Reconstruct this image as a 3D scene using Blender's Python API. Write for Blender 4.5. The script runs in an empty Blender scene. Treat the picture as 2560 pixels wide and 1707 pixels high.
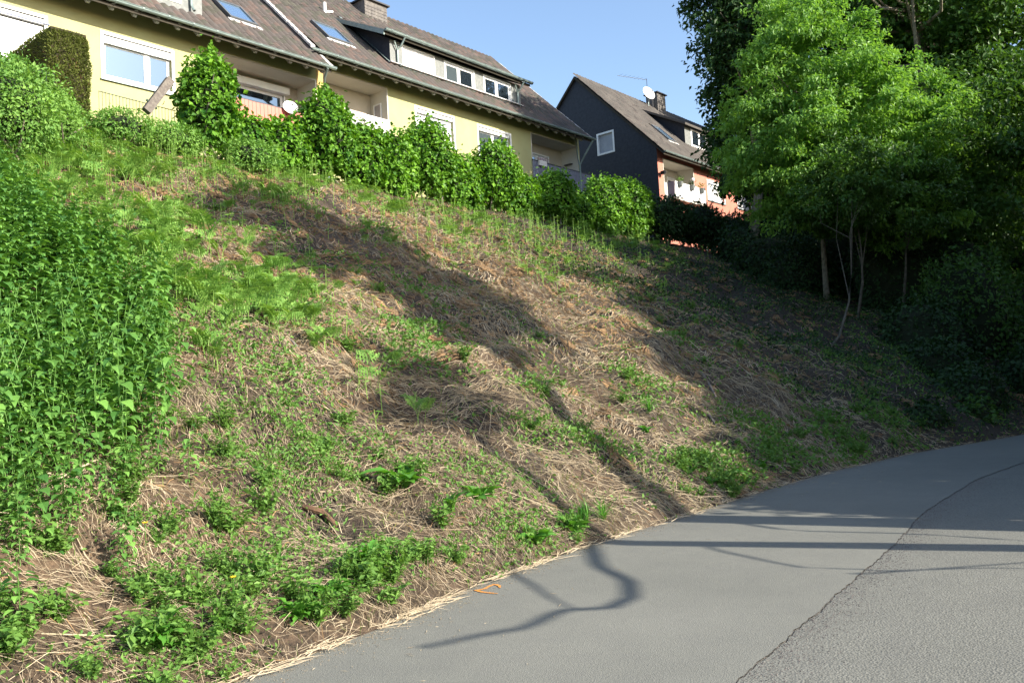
import bpy, math, random
import numpy as np
from mathutils import Matrix, Vector
rad = math.radians
rng = np.random.default_rng(7)
random.seed(7)
S = bpy.context.scene
COL = S.collection

# ---------------------------------------------------------------- camera
# Local frame of the place: s runs along the road, the bank and the houses, t runs up the bank, z is up.
YAW = rad(49.0)
XD = np.array([math.cos(YAW), math.sin(YAW), 0.0])
ND = np.array([-math.sin(YAW), math.cos(YAW), 0.0])
def W(s, t, z=0.0):
    p = s * XD + t * ND
    return Vector((p[0], p[1], z))
PITCH, ROLL = rad(3.5), rad(3.15)
r0 = Vector((1, 0, 0)); F0 = Vector((0, math.cos(PITCH), math.sin(PITCH))); d0 = F0.cross(r0)
right = r0 * math.cos(ROLL) + d0 * math.sin(ROLL)
down = -r0 * math.sin(ROLL) + d0 * math.cos(ROLL)
cam_data = bpy.data.cameras.new('camera')
cam = bpy.data.objects.new('camera', cam_data); COL.objects.link(cam)
up = -down; back = -F0
cam.matrix_world = Matrix(((right.x, up.x, back.x, 0), (right.y, up.y, back.y, 0), (right.z, up.z, back.z, 1.6), (0, 0, 0, 1)))
cam_data.sensor_width = 36.0; cam_data.lens = 29.95
cam_data.clip_start = 0.1; cam_data.clip_end = 3000
S.camera = cam

# ---------------------------------------------------------------- light
SUN_EL = rad(27.0)
sun_st = np.array([0.25, -0.968]); sun_xy = sun_st[0] * XD + sun_st[1] * ND
sun_vec = Vector((sun_xy[0] * math.cos(SUN_EL), sun_xy[1] * math.cos(SUN_EL), math.sin(SUN_EL)))
world = bpy.data.worlds.new("World"); S.world = world; world.use_nodes = True
wn = world.node_tree.nodes; wl = world.node_tree.links
for n in list(wn): wn.remove(n)
sky = wn.new('ShaderNodeTexSky'); sky.sky_type = 'NISHITA'; sky.sun_disc = False
sky.sun_elevation = SUN_EL; sky.sun_rotation = math.atan2(sun_vec.x, sun_vec.y)
sky.air_density = 1.0; sky.dust_density = 1.2; sky.ozone_density = 1.6
bg = wn.new('ShaderNodeBackground'); bg.inputs['Strength'].default_value = 0.14
wo = wn.new('ShaderNodeOutputWorld')
wl.new(sky.outputs[0], bg.inputs[0]); wl.new(bg.outputs[0], wo.inputs[0])
sl = bpy.data.lights.new('sun', 'SUN'); sl.energy = 5.0; sl.angle = rad(0.5); sl.color = (1.0, 0.93, 0.80)
sun = bpy.data.objects.new('sun', sl); COL.objects.link(sun)
sun.rotation_euler = sun_vec.to_track_quat('Z', 'Y').to_euler()
S.view_settings.view_transform = 'Standard'; S.view_settings.look = 'None'
S.view_settings.exposure = 1.15; S.view_settings.gamma = 1.0; S.view_settings.use_curve_mapping = False

# ---------------------------------------------------------------- materials
MATS = {}
def nt(name):
    m = bpy.data.materials.new(name); m.use_nodes = True
    n = m.node_tree.nodes; l = m.node_tree.links
    return m, n, l, n['Principled BSDF']
def mat(name, c1, c2=None, scale=8.0, rough=0.8, spec=0.3, bump=0.0, bscale=40.0, metal=0.0, detail=4.0):
    if name in MATS: return MATS[name]
    m, n, l, b = nt(name)
    tc = n.new('ShaderNodeTexCoord')
    b.inputs['Roughness'].default_value = rough; b.inputs['Metallic'].default_value = metal
    b.inputs['Specular IOR Level'].default_value = spec
    if c2 is None: c2 = tuple(x * 0.8 for x in c1)
    no = n.new('ShaderNodeTexNoise'); no.inputs['Scale'].default_value = scale; no.inputs['Detail'].default_value = detail
    l.new(tc.outputs['Object'], no.inputs['Vector'])
    r = n.new('ShaderNodeValToRGB'); r.color_ramp.elements[0].position = 0.35; r.color_ramp.elements[1].position = 0.65
    r.color_ramp.elements[0].color = (*c1, 1); r.color_ramp.elements[1].color = (*c2, 1)
    l.new(no.outputs[0], r.inputs[0]); l.new(r.outputs[0], b.inputs['Base Color'])
    if bump:
        n2 = n.new('ShaderNodeTexNoise'); n2.inputs['Scale'].default_value = bscale; n2.inputs['Detail'].default_value = 3
        l.new(tc.outputs['Object'], n2.inputs['Vector'])
        bp = n.new('ShaderNodeBump'); bp.inputs['Strength'].default_value = bump; bp.inputs['Distance'].default_value = 0.02
        l.new(n2.outputs[0], bp.inputs['Height']); l.new(bp.outputs[0], b.inputs['Normal'])
    MATS[name] = m; return m
def leafmat(name, ca, cb, trans=0.35, rough=0.45, spec=0.4, cc=None):
    """colour runs from ca to cb with each leaf's own random tint"""
    if name in MATS: return MATS[name]
    m, n, l, b = nt(name)
    at = n.new('ShaderNodeAttribute'); at.attribute_name = 'tint'
    r = n.new('ShaderNodeValToRGB')
    r.color_ramp.elements[0].color = (*ca, 1); r.color_ramp.elements[1].color = (*cb, 1)
    if cc:
        e = r.color_ramp.elements.new(0.93); e.color = (*cb, 1); r.color_ramp.elements[-1].color = (*cc, 1)
    l.new(at.outputs['Fac'], r.inputs[0]); l.new(r.outputs[0], b.inputs['Base Color'])
    b.inputs['Roughness'].default_value = rough; b.inputs['Specular IOR Level'].default_value = spec
    if trans > 0:
        t = n.new('ShaderNodeBsdfTranslucent'); mx = n.new('ShaderNodeMixShader'); mx.inputs[0].default_value = trans
        g = n.new('ShaderNodeMixRGB'); g.blend_type = 'MULTIPLY'; g.inputs[0].default_value = 1.0
        g.inputs[2].default_value = (1.25, 1.2, 0.5, 1)
        l.new(r.outputs[0], g.inputs[1]); l.new(g.outputs[0], t.inputs['Color'])
        l.new(b.outputs[0], mx.inputs[1]); l.new(t.outputs[0], mx.inputs[2])
        out = [x for x in n if x.type == 'OUTPUT_MATERIAL'][0]; l.new(mx.outputs[0], out.inputs[0])
    MATS[name] = m; return m

M_white = mat('white_plastic', (0.80, 0.80, 0.79), (0.74, 0.74, 0.74), 3, 0.4, 0.4)
M_shutter = mat('shutter_white', (0.80, 0.80, 0.78), (0.72, 0.72, 0.71), 2, 0.5, 0.3)
M_cream = mat('cream_render', (0.42, 0.415, 0.21), (0.40, 0.375, 0.185), 1.3, 0.9, 0.1, 0.25, 60)
M_side = mat('ochre_render', (0.50, 0.36, 0.15), (0.42, 0.30, 0.12), 2, 0.9, 0.1, 0.2, 60)
M_logg = mat('loggia_render', (0.50, 0.44, 0.36), (0.46, 0.41, 0.33), 1.5, 0.9, 0.1, 0.2, 60)
M_loggw = mat('loggia_white', (0.60, 0.57, 0.50), (0.55, 0.52, 0.46), 1.5, 0.9, 0.1, 0.2, 60)
M_salmon = mat('salmon_render', (0.54, 0.215, 0.16), (0.48, 0.19, 0.14), 1.5, 0.9, 0.1, 0.25, 60)
M_slate = mat('dark_slate', (0.020, 0.024, 0.034), (0.030, 0.033, 0.045), 6, 0.6, 0.3, 0.4, 12)
M_slateg = mat('grey_slate', (0.21, 0.215, 0.205), (0.15, 0.16, 0.155), 9, 0.6, 0.3, 0.4, 14)
M_under = mat('dark_soffit', (0.05, 0.042, 0.03), (0.035, 0.03, 0.022), 4, 0.8, 0.2, 0.2, 20)
M_zinc = mat('zinc', (0.25, 0.31, 0.295), (0.19, 0.245, 0.235), 5, 0.45, 0.5, 0.1, 20, 0.3)
M_rafter = mat('pale_rafter', (0.34, 0.34, 0.31), (0.24, 0.25, 0.225), 7, 0.8, 0.2)
M_mortar = mat('white_flashing', (0.62, 0.60, 0.58), (0.38, 0.36, 0.35), 5, 0.85, 0.2, 0.5, 18)
M_tile = mat('roof_tile', (0.108, 0.092, 0.083), (0.066, 0.058, 0.053), 1.1, 0.85, 0.15, 0.3, 30)
M_tile2 = mat('roof_tile_mossy', (0.095, 0.09, 0.072), (0.058, 0.055, 0.047), 1.6, 0.9, 0.15, 0.3, 30)
M_tile3 = mat('roof_tile_reddish', (0.135, 0.10, 0.086), (0.088, 0.067, 0.058), 1.6, 0.85, 0.15, 0.3, 30)
M_chim = mat('chimney_slate', (0.17, 0.155, 0.14), (0.11, 0.10, 0.095), 5, 0.8, 0.2, 0.5, 14)
M_red = mat('red_board', (0.62, 0.20, 0.15), (0.54, 0.165, 0.125), 3, 0.6, 0.3)
M_pale = mat('pale_board', (0.74, 0.70, 0.66), (0.66, 0.62, 0.58), 3, 0.6, 0.3)
M_bluegrey = mat('bluegrey_board', (0.17, 0.19, 0.27), (0.13, 0.145, 0.21), 3, 0.6, 0.3)
M_iron = mat('green_iron', (0.055, 0.085, 0.06), (0.04, 0.06, 0.045), 9, 0.5, 0.4)
M_darkiron = mat('dark_iron', (0.03, 0.03, 0.035), (0.02, 0.02, 0.025), 9, 0.5, 0.4)
M_wood = mat('weathered_wood', (0.20, 0.175, 0.15), (0.13, 0.11, 0.10), 14, 0.85, 0.15, 0.6, 30)
M_barkd = mat('brown_bark', (0.16, 0.095, 0.06), (0.08, 0.05, 0.035), 12, 0.9, 0.1, 0.8, 25)
M_bark = mat('grey_bark', (0.24, 0.21, 0.165), (0.13, 0.115, 0.085), 9, 0.9, 0.15, 0.6, 22)
M_dark = mat('dark_interior', (0.02, 0.022, 0.025), None, 2, 0.6)
M_curtain = mat('curtain', (0.74, 0.75, 0.76), (0.60, 0.61, 0.63), 5, 0.9)
M_terra = mat('planter_grey', (0.20, 0.21, 0.20), (0.14, 0.15, 0.14), 5, 0.7)
M_bloom = mat('white_bloom', (0.8, 0.78, 0.76), (0.7, 0.68, 0.66), 20, 0.8)
M_yellow = mat('yellow_petal', (0.80, 0.55, 0.02), (0.75, 0.48, 0.02), 30, 0.7)

def glass(name, tint=(0.125, 0.18, 0.24), met=0.9):
    m, n, l, b = nt(name)
    b.inputs['Base Color'].default_value = (*tint, 1); b.inputs['Roughness'].default_value = 0.03
    b.inputs['Metallic'].default_value = met
    return m
M_glass = glass('window_glass'); M_sky = glass('skylight_glass', (0.36, 0.56, 0.80), 0.8)
M_glassd = glass('dim_glass', (0.14, 0.18, 0.20), 0.6)

L_ash = leafmat('ash_leaf', (0.085, 0.215, 0.035), (0.28, 0.50, 0.105), 0.42, 0.5, 0.35)
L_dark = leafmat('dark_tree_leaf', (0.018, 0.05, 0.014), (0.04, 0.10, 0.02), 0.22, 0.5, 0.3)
L_mid = leafmat('mid_tree_leaf', (0.03, 0.085, 0.015), (0.10, 0.21, 0.035), 0.32, 0.5, 0.35)
L_ivy = leafmat('ivy_leaf', (0.03, 0.115, 0.012), (0.23, 0.46, 0.04), 0.32, 0.5, 0.28)
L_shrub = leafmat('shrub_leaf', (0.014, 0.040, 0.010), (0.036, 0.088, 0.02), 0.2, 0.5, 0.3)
L_thuja = leafmat('thuja_leaf', (0.07, 0.09, 0.02), (0.18, 0.21, 0.05), 0.15, 0.7, 0.15, (0.17, 0.10, 0.05))
L_nettle = leafmat('nettle_leaf', (0.05, 0.15, 0.03), (0.21, 0.41, 0.085), 0.33, 0.55, 0.3)
L_fern = leafmat('fern_leaf', (0.10, 0.24, 0.045), (0.28, 0.46, 0.10), 0.38, 0.55, 0.3)
L_weed = leafmat('weed_leaf', (0.07, 0.17, 0.03), (0.17, 0.31, 0.06), 0.33, 0.55, 0.3)
L_dock = leafmat('dock_leaf', (0.08, 0.24, 0.03), (0.14, 0.36, 0.05), 0.38, 0.45, 0.4)
L_grass = leafmat('grass_blade', (0.10, 0.18, 0.03), (0.24, 0.31, 0.07), 0.3, 0.6, 0.3)
L_straw = leafmat('dry_straw', (0.20, 0.15, 0.095), (0.57, 0.47, 0.33), 0.1, 0.7, 0.2)
L_litter = leafmat('dead_bracken', (0.15, 0.09, 0.05), (0.42, 0.27, 0.14), 0.1, 0.8, 0.1)

# ---------------------------------------------------------------- mesh helpers
def mesh(name, V, Fs, material=None, tint=None, smooth=False, midx=None):
    """V (n,3); Fs a list of (m,k) index arrays"""
    me = bpy.data.meshes.new(name)
    V = np.asarray(V, dtype=np.float32)
    Fs = [np.asarray(f, dtype=np.int32) for f in (Fs if isinstance(Fs, list) else [Fs]) if len(f)]
    loops = np.concatenate([f.ravel() for f in Fs])
    tot = np.concatenate([np.full(len(f), f.shape[1], dtype=np.int32) for f in Fs])
    start = np.concatenate([[0], np.cumsum(tot)[:-1]]).astype(np.int32)
    me.vertices.add(len(V)); me.vertices.foreach_set('co', V.ravel())
    me.loops.add(len(loops)); me.loops.foreach_set('vertex_index', loops)
    me.polygons.add(len(tot)); me.polygons.foreach_set('loop_start', start); me.polygons.foreach_set('loop_total', tot)
    if midx is not None: me.polygons.foreach_set('material_index', np.asarray(midx, dtype=np.int32))
    me.polygons.foreach_set('use_smooth', np.full(len(tot), bool(smooth)))
    me.update(calc_edges=True)
    if tint is not None:
        a = me.attributes.new('tint', 'FLOAT', 'POINT'); a.data.foreach_set('value', np.asarray(tint, dtype=np.float32))
    if material is not None:
        for m in (material if isinstance(material, (list, tuple)) else [material]): me.materials.append(m)
    return me
def props(o, label=None, cat=None, group=None, kind=None):
    if label: o['label'] = label
    if cat: o['category'] = cat
    if group: o['group'] = group
    if kind: o['kind'] = kind
    return o
def thing(name, loc, label, cat, group=None):
    o = bpy.data.objects.new(name, None); COL.objects.link(o)
    o.location = W(*loc); o.rotation_euler = (0, 0, YAW); o['_o'] = list(loc)
    o.empty_display_size = 0.3
    return props(o, label, cat, group)
def place(name, me, loc, parent=None, rot=0.0, **kw):
    """top-level: loc in (s,t,z). child: loc relative to the parent"""
    o = bpy.data.objects.new(name, me); COL.objects.link(o)
    if parent is None:
        o.location = W(*loc); o.rotation_euler = (0, 0, YAW + rot); o['_o'] = list(loc)
    else:
        o.parent = parent; o.location = loc; o.rotation_euler = (0, 0, rot)
    return props(o, **kw)
def origin(o):
    v = Vector((0, 0, 0))
    while o is not None:
        if '_o' in o: return v + Vector(o['_o'])
        v += o.location; o = o.parent
    return v
def part(name, V, Fs, m, parent, **kw):
    """vertices in absolute (s,t,z); the part keeps its parent's origin"""
    V = np.asarray(V, dtype=np.float64) - np.array(origin(parent))
    o = bpy.data.objects.new(name, mesh(name, V, Fs, m, kw.pop('tint', None), kw.pop('smooth', False)))
    COL.objects.link(o); o.parent = parent
    return props(o, **kw)
class Geo:
    def __init__(self): self.v = []; self.q = []; self.t = []; self.n = 0
    def add(self, v, q=(), t=()):
        self.v.append(np.asarray(v, float)); 
        if len(q): self.q.append(np.asarray(q) + self.n)
        if len(t): self.t.append(np.asarray(t) + self.n)
        self.n += len(v); return self
    def box(self, x0, x1, y0, y1, z0, z1):
        v = [(x0, y0, z0), (x1, y0, z0), (x1, y1, z0), (x0, y1, z0), (x0, y0, z1), (x1, y0, z1), (x1, y1, z1), (x0, y1, z1)]
        return self.add(v, [(0, 3, 2, 1), (4, 5, 6, 7), (0, 1, 5, 4), (1, 2, 6, 5), (2, 3, 7, 6), (3, 0, 4, 7)])
    def quad(self, a, b, c, d): return self.add([a, b, c, d], [(0, 1, 2, 3)])
    def prism(self, sec, x0, x1):
        """section of (t,z) points extruded along s"""
        k = len(sec)
        v = [(x0, a, b) for a, b in sec] + [(x1, a, b) for a, b in sec]
        self.add(v, [(i, (i + 1) % k, k + (i + 1) % k, k + i) for i in range(k)])
        n = self.n - 2 * k
        for i in range(1, k - 1):
            self.t.append(np.array([(n, n + i + 1, n + i), (n + k, n + k + i, n + k + i + 1)]))
        return self
    def tube(self, pts, rr, k=7):
        pts = np.asarray(pts, float); m = len(pts)
        rr = np.full(m, rr) if np.isscalar(rr) else np.asarray(rr, float)
        d = np.gradient(pts, axis=0); d /= np.linalg.norm(d, axis=1)[:, None] + 1e-9
        ref = np.where(np.abs(d[:, 2:3]) > 0.9, [[1, 0, 0]], [[0, 0, 1]])
        a = np.cross(d, ref); a /= np.linalg.norm(a, axis=1)[:, None] + 1e-9
        b = np.cross(d, a)
        th = np.linspace(0, 2 * np.pi, k, endpoint=False)
        v = pts[:, None, :] + rr[:, None, None] * (np.cos(th)[None, :, None] * a[:, None, :] + np.sin(th)[None, :, None] * b[:, None, :])
        i = np.arange(m - 1)[:, None] * k; j = np.arange(k)[None, :]; j2 = (j + 1) % k
        q = np.stack([i + j, i + j2, i + k + j2, i + k + j], -1).reshape(-1, 4)
        self.add(v.reshape(-1, 3), q)
        n = self.n - m * k
        self.t.append(np.array([(n, n + x + 1, n + x) for x in range(1, k - 1)] + [(n + (m - 1) * k, n + (m - 1) * k + x, n + (m - 1) * k + x + 1) for x in range(1, k - 1)]))
        return self
    def VF(self):
        fs = []
        if self.q: fs.append(np.concatenate(self.q))
        if self.t: fs.append(np.concatenate(self.t))
        return np.concatenate(self.v), fs
    def part(self, name, m, parent, **kw):
        V, Fs = self.VF(); return part(name, V, Fs, m, parent, **kw)

def norm(a): return a / (np.linalg.norm(a, axis=-1, keepdims=True) + 1e-9)
def leaves(P, D, N, L, Wd, fold=0.25):
    """one folded pointed leaf per row: 4 vertices, 2 triangles"""
    D = norm(D); N = norm(N - (N * D).sum(1)[:, None] * D); B = np.cross(D, N)
    n = len(P); L = np.broadcast_to(L, (n,))[:, None]; Wd = np.broadcast_to(Wd, (n,))[:, None]
    v = np.stack([P, P + D * L * 0.45 + B * Wd * 0.5 + N * Wd * fold, P + D * L, P + D * L * 0.45 - B * Wd * 0.5 + N * Wd * fold], 1).reshape(-1, 3)
    i = np.arange(n)[:, None] * 4
    return v, np.concatenate([i + [[0, 1, 2]], i + [[0, 2, 3]]])
def rv(n, k=3): return rng.normal(size=(n, k))
def hash3(P, seed, f):
    """smooth pseudo noise in -1..1 from a few sines"""
    r = np.random.default_rng(seed); s = 0
    for i in range(5):
        k = r.normal(size=3) * f * (1 + 0.6 * i); s = s + np.sin(P @ k + r.uniform(0, 6.28)) / (1 + 0.35 * i)
    return s / 2.6

# ---------------------------------------------------------------- ground
def foot(s):
    s = np.asarray(s, float)
    return np.interp(s, [-200, -30, 2.7, 4.1, 5.3, 7.2, 9.4, 10.6, 14.2, 17.9, 22.8, 30, 38, 46, 60, 400],
                     [1.0, 3.2, 4.65, 4.82, 5.12, 5.32, 5.38, 5.47, 5.54, 5.23, 4.21, 1.9, -1.2, -5.2, -13, -13])
TOP, TZ = 20.5, 8.25
def gz(s, t):
    s = np.asarray(s, float); t = np.asarray(t, float)
    u = np.clip((t - foot(s)) / (TOP - foot(s)), 0, 1)
    z = TZ * (u + 0.012 * np.sin(u * 2 * np.pi))
    P = np.stack([s, t, 0 * s], -1); m = np.clip(u * 14, 0, 1) * np.clip((1 - u) * 6 + .25, 0, 1)
    z = z + m * (0.20 * hash3(P, 3, 0.75) + 0.10 * hash3(P, 4, 2.4) + 0.045 * hash3(P, 5, 7.0))
    return z + np.clip(t - foot(s), 0, .08) * .3
sl_ = np.unique(np.concatenate([np.linspace(-400, -30, 20), np.linspace(-30, 0, 31), np.arange(0, 26, .14), np.linspace(26, 60, 120), np.linspace(60, 500, 30)]))
tn = 150
tau = np.concatenate([[-400, -120, -40, -20, -10, -5, -2, -.7, -.25, -.05], np.linspace(0, 1, tn), [1.3, 1.8, 2.5, 4, 8, 25]])
SS, TT = np.meshgrid(sl_, tau, indexing='ij')
f_ = foot(SS)
tt_ = np.where(TT < 0, f_ + TT, np.where(TT <= 1, f_ + TT * (TOP - f_), TOP + (TT - 1) * 18))
zz = np.where(TT < 0, -0.012, gz(SS, tt_))
zz = np.where(TT < -.04, -0.02, zz)
V = np.stack([SS, tt_, zz], -1).reshape(-1, 3)
a, b = SS.shape; i = (np.arange(a - 1)[:, None] * b + np.arange(b - 1)[None, :]).ravel()
m, n, l, bs = nt('bank_soil')
tc = n.new('ShaderNodeTexCoord')
mp = n.new('ShaderNodeMapping'); mp.inputs['Scale'].default_value = (1, 1, 1); l.new(tc.outputs['Object'], mp.inputs[0])
n1 = n.new('ShaderNodeTexNoise'); n1.inputs['Scale'].default_value = 0.55; n1.inputs['Detail'].default_value = 6
n2 = n.new('ShaderNodeTexNoise'); n2.inputs['Scale'].default_value = 14; n2.inputs['Detail'].default_value = 6; n2.inputs['Roughness'].default_value = .7
l.new(mp.outputs[0], n1.inputs[0]); l.new(mp.outputs[0], n2.inputs[0])
r1 = n.new('ShaderNodeValToRGB'); r1.color_ramp.elements[0].position = .38; r1.color_ramp.elements[0].color = (0.045, 0.034, 0.026, 1)
r1.color_ramp.elements[1].position = .62; r1.color_ramp.elements[1].color = (0.125, 0.088, 0.06, 1)
r2 = n.new('ShaderNodeValToRGB'); r2.color_ramp.elements[0].position = .36; r2.color_ramp.elements[0].color = (0.25, 0.23, 0.20, 1)
r2.color_ramp.elements[1].position = .66; r2.color_ramp.elements[1].color = (1.35, 1.25, 1.1, 1)
l.new(n1.outputs[0], r1.inputs[0]); l.new(n2.outputs[0], r2.inputs[0])
mu = n.new('ShaderNodeMixRGB'); mu.blend_type = 'MULTIPLY'; mu.inputs[0].default_value = 1
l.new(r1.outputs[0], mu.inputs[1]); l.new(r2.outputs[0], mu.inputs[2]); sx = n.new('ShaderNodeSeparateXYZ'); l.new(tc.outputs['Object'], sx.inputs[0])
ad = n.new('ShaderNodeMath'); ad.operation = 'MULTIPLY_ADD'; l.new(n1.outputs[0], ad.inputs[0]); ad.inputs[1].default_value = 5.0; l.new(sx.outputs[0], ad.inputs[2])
mr = n.new('ShaderNodeMapRange'); mr.inputs['From Min'].default_value = 17.0; mr.inputs['From Max'].default_value = 25.0; l.new(ad.outputs[0], mr.inputs['Value'])  # dark leaf mould towards the bend, also deepening the tree shade in the colour
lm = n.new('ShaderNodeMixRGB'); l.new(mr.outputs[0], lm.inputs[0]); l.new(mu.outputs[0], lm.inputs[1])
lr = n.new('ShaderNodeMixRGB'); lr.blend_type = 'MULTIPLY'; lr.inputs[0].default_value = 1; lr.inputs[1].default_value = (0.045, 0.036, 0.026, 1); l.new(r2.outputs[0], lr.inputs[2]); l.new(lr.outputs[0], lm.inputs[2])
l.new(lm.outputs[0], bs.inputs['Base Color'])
bp = n.new('ShaderNodeBump'); bp.inputs['Strength'].default_value = .9; bp.inputs['Distance'].default_value = .05
l.new(n2.outputs[0], bp.inputs['Height']); l.new(bp.outputs[0], bs.inputs['Normal']); bs.inputs['Roughness'].default_value = .95
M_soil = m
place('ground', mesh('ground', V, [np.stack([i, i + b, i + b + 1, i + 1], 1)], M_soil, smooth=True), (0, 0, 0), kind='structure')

# road: an older coarse surface and a newer smooth strip along the bank
def asphalt(name, c1, c2, grain, gcon, bump):
    m, n, l, b = nt(name); tc = n.new('ShaderNodeTexCoord')
    big = n.new('ShaderNodeTexNoise'); big.inputs['Scale'].default_value = .45; big.inputs['Detail'].default_value = 5
    st = n.new('ShaderNodeTexNoise'); st.inputs['Scale'].default_value = 3.2; st.inputs['Detail'].default_value = 4
    vo = n.new('ShaderNodeTexVoronoi'); vo.inputs['Scale'].default_value = grain
    fi = n.new('ShaderNodeTexNoise'); fi.inputs['Scale'].default_value = grain * 1.2; fi.inputs['Detail'].default_value = 2
    for x in (big, st, vo, fi): l.new(tc.outputs['Object'], x.inputs['Vector'])
    r = n.new('ShaderNodeValToRGB'); r.color_ramp.elements[0].position = .3; r.color_ramp.elements[1].position = .7
    r.color_ramp.elements[0].color = (*c1, 1); r.color_ramp.elements[1].color = (*c2, 1); l.new(big.outputs[0], r.inputs[0])
    g = n.new('ShaderNodeValToRGB'); g.color_ramp.elements[0].position = .32; g.color_ramp.elements[1].position = .62
    lo = 1 - gcon; g.color_ramp.elements[0].color = (lo, lo, lo, 1); g.color_ramp.elements[1].color = (1 + gcon * .45,) * 3 + (1,)
    l.new(fi.outputs[0], g.inputs[0])
    mu = n.new('ShaderNodeMixRGB'); mu.blend_type = 'MULTIPLY'; mu.inputs[0].default_value = 1
    l.new(r.outputs[0], mu.inputs[1]); l.new(g.outputs[0], mu.inputs[2])
    g2 = n.new('ShaderNodeValToRGB'); g2.color_ramp.elements[0].position = .35; g2.color_ramp.elements[1].position = .6
    g2.color_ramp.elements[0].color = (.97, .97, .97, 1); g2.color_ramp.elements[1].color = (1.02, 1.02, 1.01, 1); l.new(st.outputs[0], g2.inputs[0])
    m3 = n.new('ShaderNodeMixRGB'); m3.blend_type = 'MULTIPLY'; m3.inputs[0].default_value = 1
    l.new(mu.outputs[0], m3.inputs[1]); l.new(g2.outputs[0], m3.inputs[2]); l.new(m3.outputs[0], b.inputs['Base Color'])
    bp = n.new('ShaderNodeBump'); bp.inputs['Strength'].default_value = bump; bp.inputs['Distance'].default_value = .006
    l.new(vo.outputs['Distance'], bp.inputs['Height']); l.new(bp.outputs[0], b.inputs['Normal'])
    b.inputs['Roughness'].default_value = .85; b.inputs['Specular IOR Level'].default_value = .25
    return m
M_asph1 = asphalt('coarse_asphalt', (0.155, 0.154, 0.137), (0.183, 0.181, 0.160), 75, .34, .6)
M_asph2 = asphalt('smooth_asphalt', (0.163, 0.163, 0.145), (0.195, 0.193, 0.171), 120, .24, .4)
def seam(s): return np.interp(s, [-60, 0, 4.2, 5.8, 7.8, 10.1, 13.6, 18, 23, 30, 38, 46, 60], [.2, 1.7, 2.24, 2.38, 2.63, 2.94, 3.2, 2.9, 1.9, -.4, -3.5, -7.5, -15.3])
ss = np.concatenate([np.linspace(-60, 0, 30), np.arange(0.1, 26, .05), np.linspace(26, 60, 60)])
def strip(name, lo, hi, z, m, k=6):
    w = np.linspace(0, 1, k); T = lo[:, None] * (1 - w) + hi[:, None] * w
    V = np.stack([np.repeat(ss[:, None], k, 1), T, np.full_like(T, z)], -1).reshape(-1, 3)
    i = (np.arange(len(ss) - 1)[:, None] * k + np.arange(k - 1)[None]).ravel()
    return place(name, mesh(name, V, [np.stack([i, i + k, i + k + 1, i + 1], 1)], m), (0, 0, 0), kind='structure')
wob = .02 * np.sin(ss * 3.1) + .012 * np.sin(ss * 9.7 + 1) + .008 * np.sin(ss * 27) + .006 * np.sin(ss * 61)
swob = .018 * np.sin(ss * 1.3) + .006 * np.sin(ss * 7.3) + .004 * np.sin(ss * 19 + 2) + .004 * np.sin(ss * 43) + .003 * np.sin(ss * 88)
strip('road', foot(ss) - 7.2, seam(ss) + swob - .004 - .006 * (.5 + .5 * np.sin(ss * 13 + 3 * np.sin(ss * 3.7))), -.004, M_asph1, 8)
strip('road_strip', seam(ss) + swob, foot(ss) + wob + .04, 0.002, M_asph2, 5)
strip('road_crack', seam(ss) + swob - .02, seam(ss) + swob + .01, -.009, mat('crack_dirt', (0.10, 0.095, 0.08), (0.18, 0.17, 0.155), 14, .95), 2)

# loose grit along the seam and the road edge
def grit(name, s, t, size, m, z0=0.0):
    n = len(s); base = np.array([(1, 0, 0), (-.5, .87, 0), (-.5, -.87, 0), (0, 0, 1)])
    R = rv(n, 9).reshape(n, 3, 3) * .25 + np.eye(3)
    v = np.einsum('ij,njk->nik', base, R) * size[:, None, None]
    v[:, :, 2] = np.abs(v[:, :, 2]) * .7
    v += np.stack([s, t, np.full(n, z0)], 1)[:, None]
    i = np.arange(n)[:, None] * 4
    f = np.concatenate([i + [[0, 1, 3]], i + [[1, 2, 3]], i + [[2, 0, 3]]])
    return place(name, mesh(name, v.reshape(-1, 3), [f], m), (0, 0, 0), kind='stuff', label='fine loose grit lying along the seam in the asphalt', cat='gravel')
sg = rng.uniform(2.5, 14, 9000); tg = seam(sg) - np.abs(rng.normal(0, .16, 9000)) + .02
grit('grit', sg, tg, rng.uniform(.0015, .0065, 9000), mat('grit', (0.10, 0.08, 0.075), (0.22, 0.19, 0.17), 60, .9), -.004)
sg = rng.uniform(2, 22, 14000); tg = foot(sg) - np.abs(rng.normal(0, .13, 14000)) + .05
o = grit('grit', sg, tg, rng.uniform(.0015, .007, 14000), mat('soil_crumb', (0.17, 0.13, 0.09), (0.30, 0.25, 0.18), 40, .95), .002); o['label'] = 'crumbs of soil and grit along the edge of the bank'

# orange survey mark sprayed on the asphalt
def ribbon(pts, w, z):
    pts = np.asarray(pts, float); d = np.gradient(pts, axis=0); d = norm(d); nn = np.stack([-d[:, 1], d[:, 0]], 1)
    w = np.asarray(w)[:, None]
    V = np.concatenate([pts + nn * w, pts - nn * w]); V = np.concatenate([V, np.full((len(V), 1), z)], 1)
    k = len(pts); i = np.arange(k - 1)
    return V, np.stack([i, i + 1, i + 1 + k, i + k], 1)
m, n, l, b = nt('orange_paint')
tc = n.new('ShaderNodeTexCoord'); no = n.new('ShaderNodeTexNoise'); no.inputs['Scale'].default_value = 90
r = n.new('ShaderNodeValToRGB'); r.color_ramp.elements[0].position = .38; r.color_ramp.elements[0].color = (.30, .20, .12, 1)
r.color_ramp.elements[1].position = .5; r.color_ramp.elements[1].color = (.80, .30, .04, 1)
l.new(tc.outputs['Object'], no.inputs[0]); l.new(no.outputs[0], r.inputs[0]); l.new(r.outputs[0], b.inputs['Base Color'])
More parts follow.
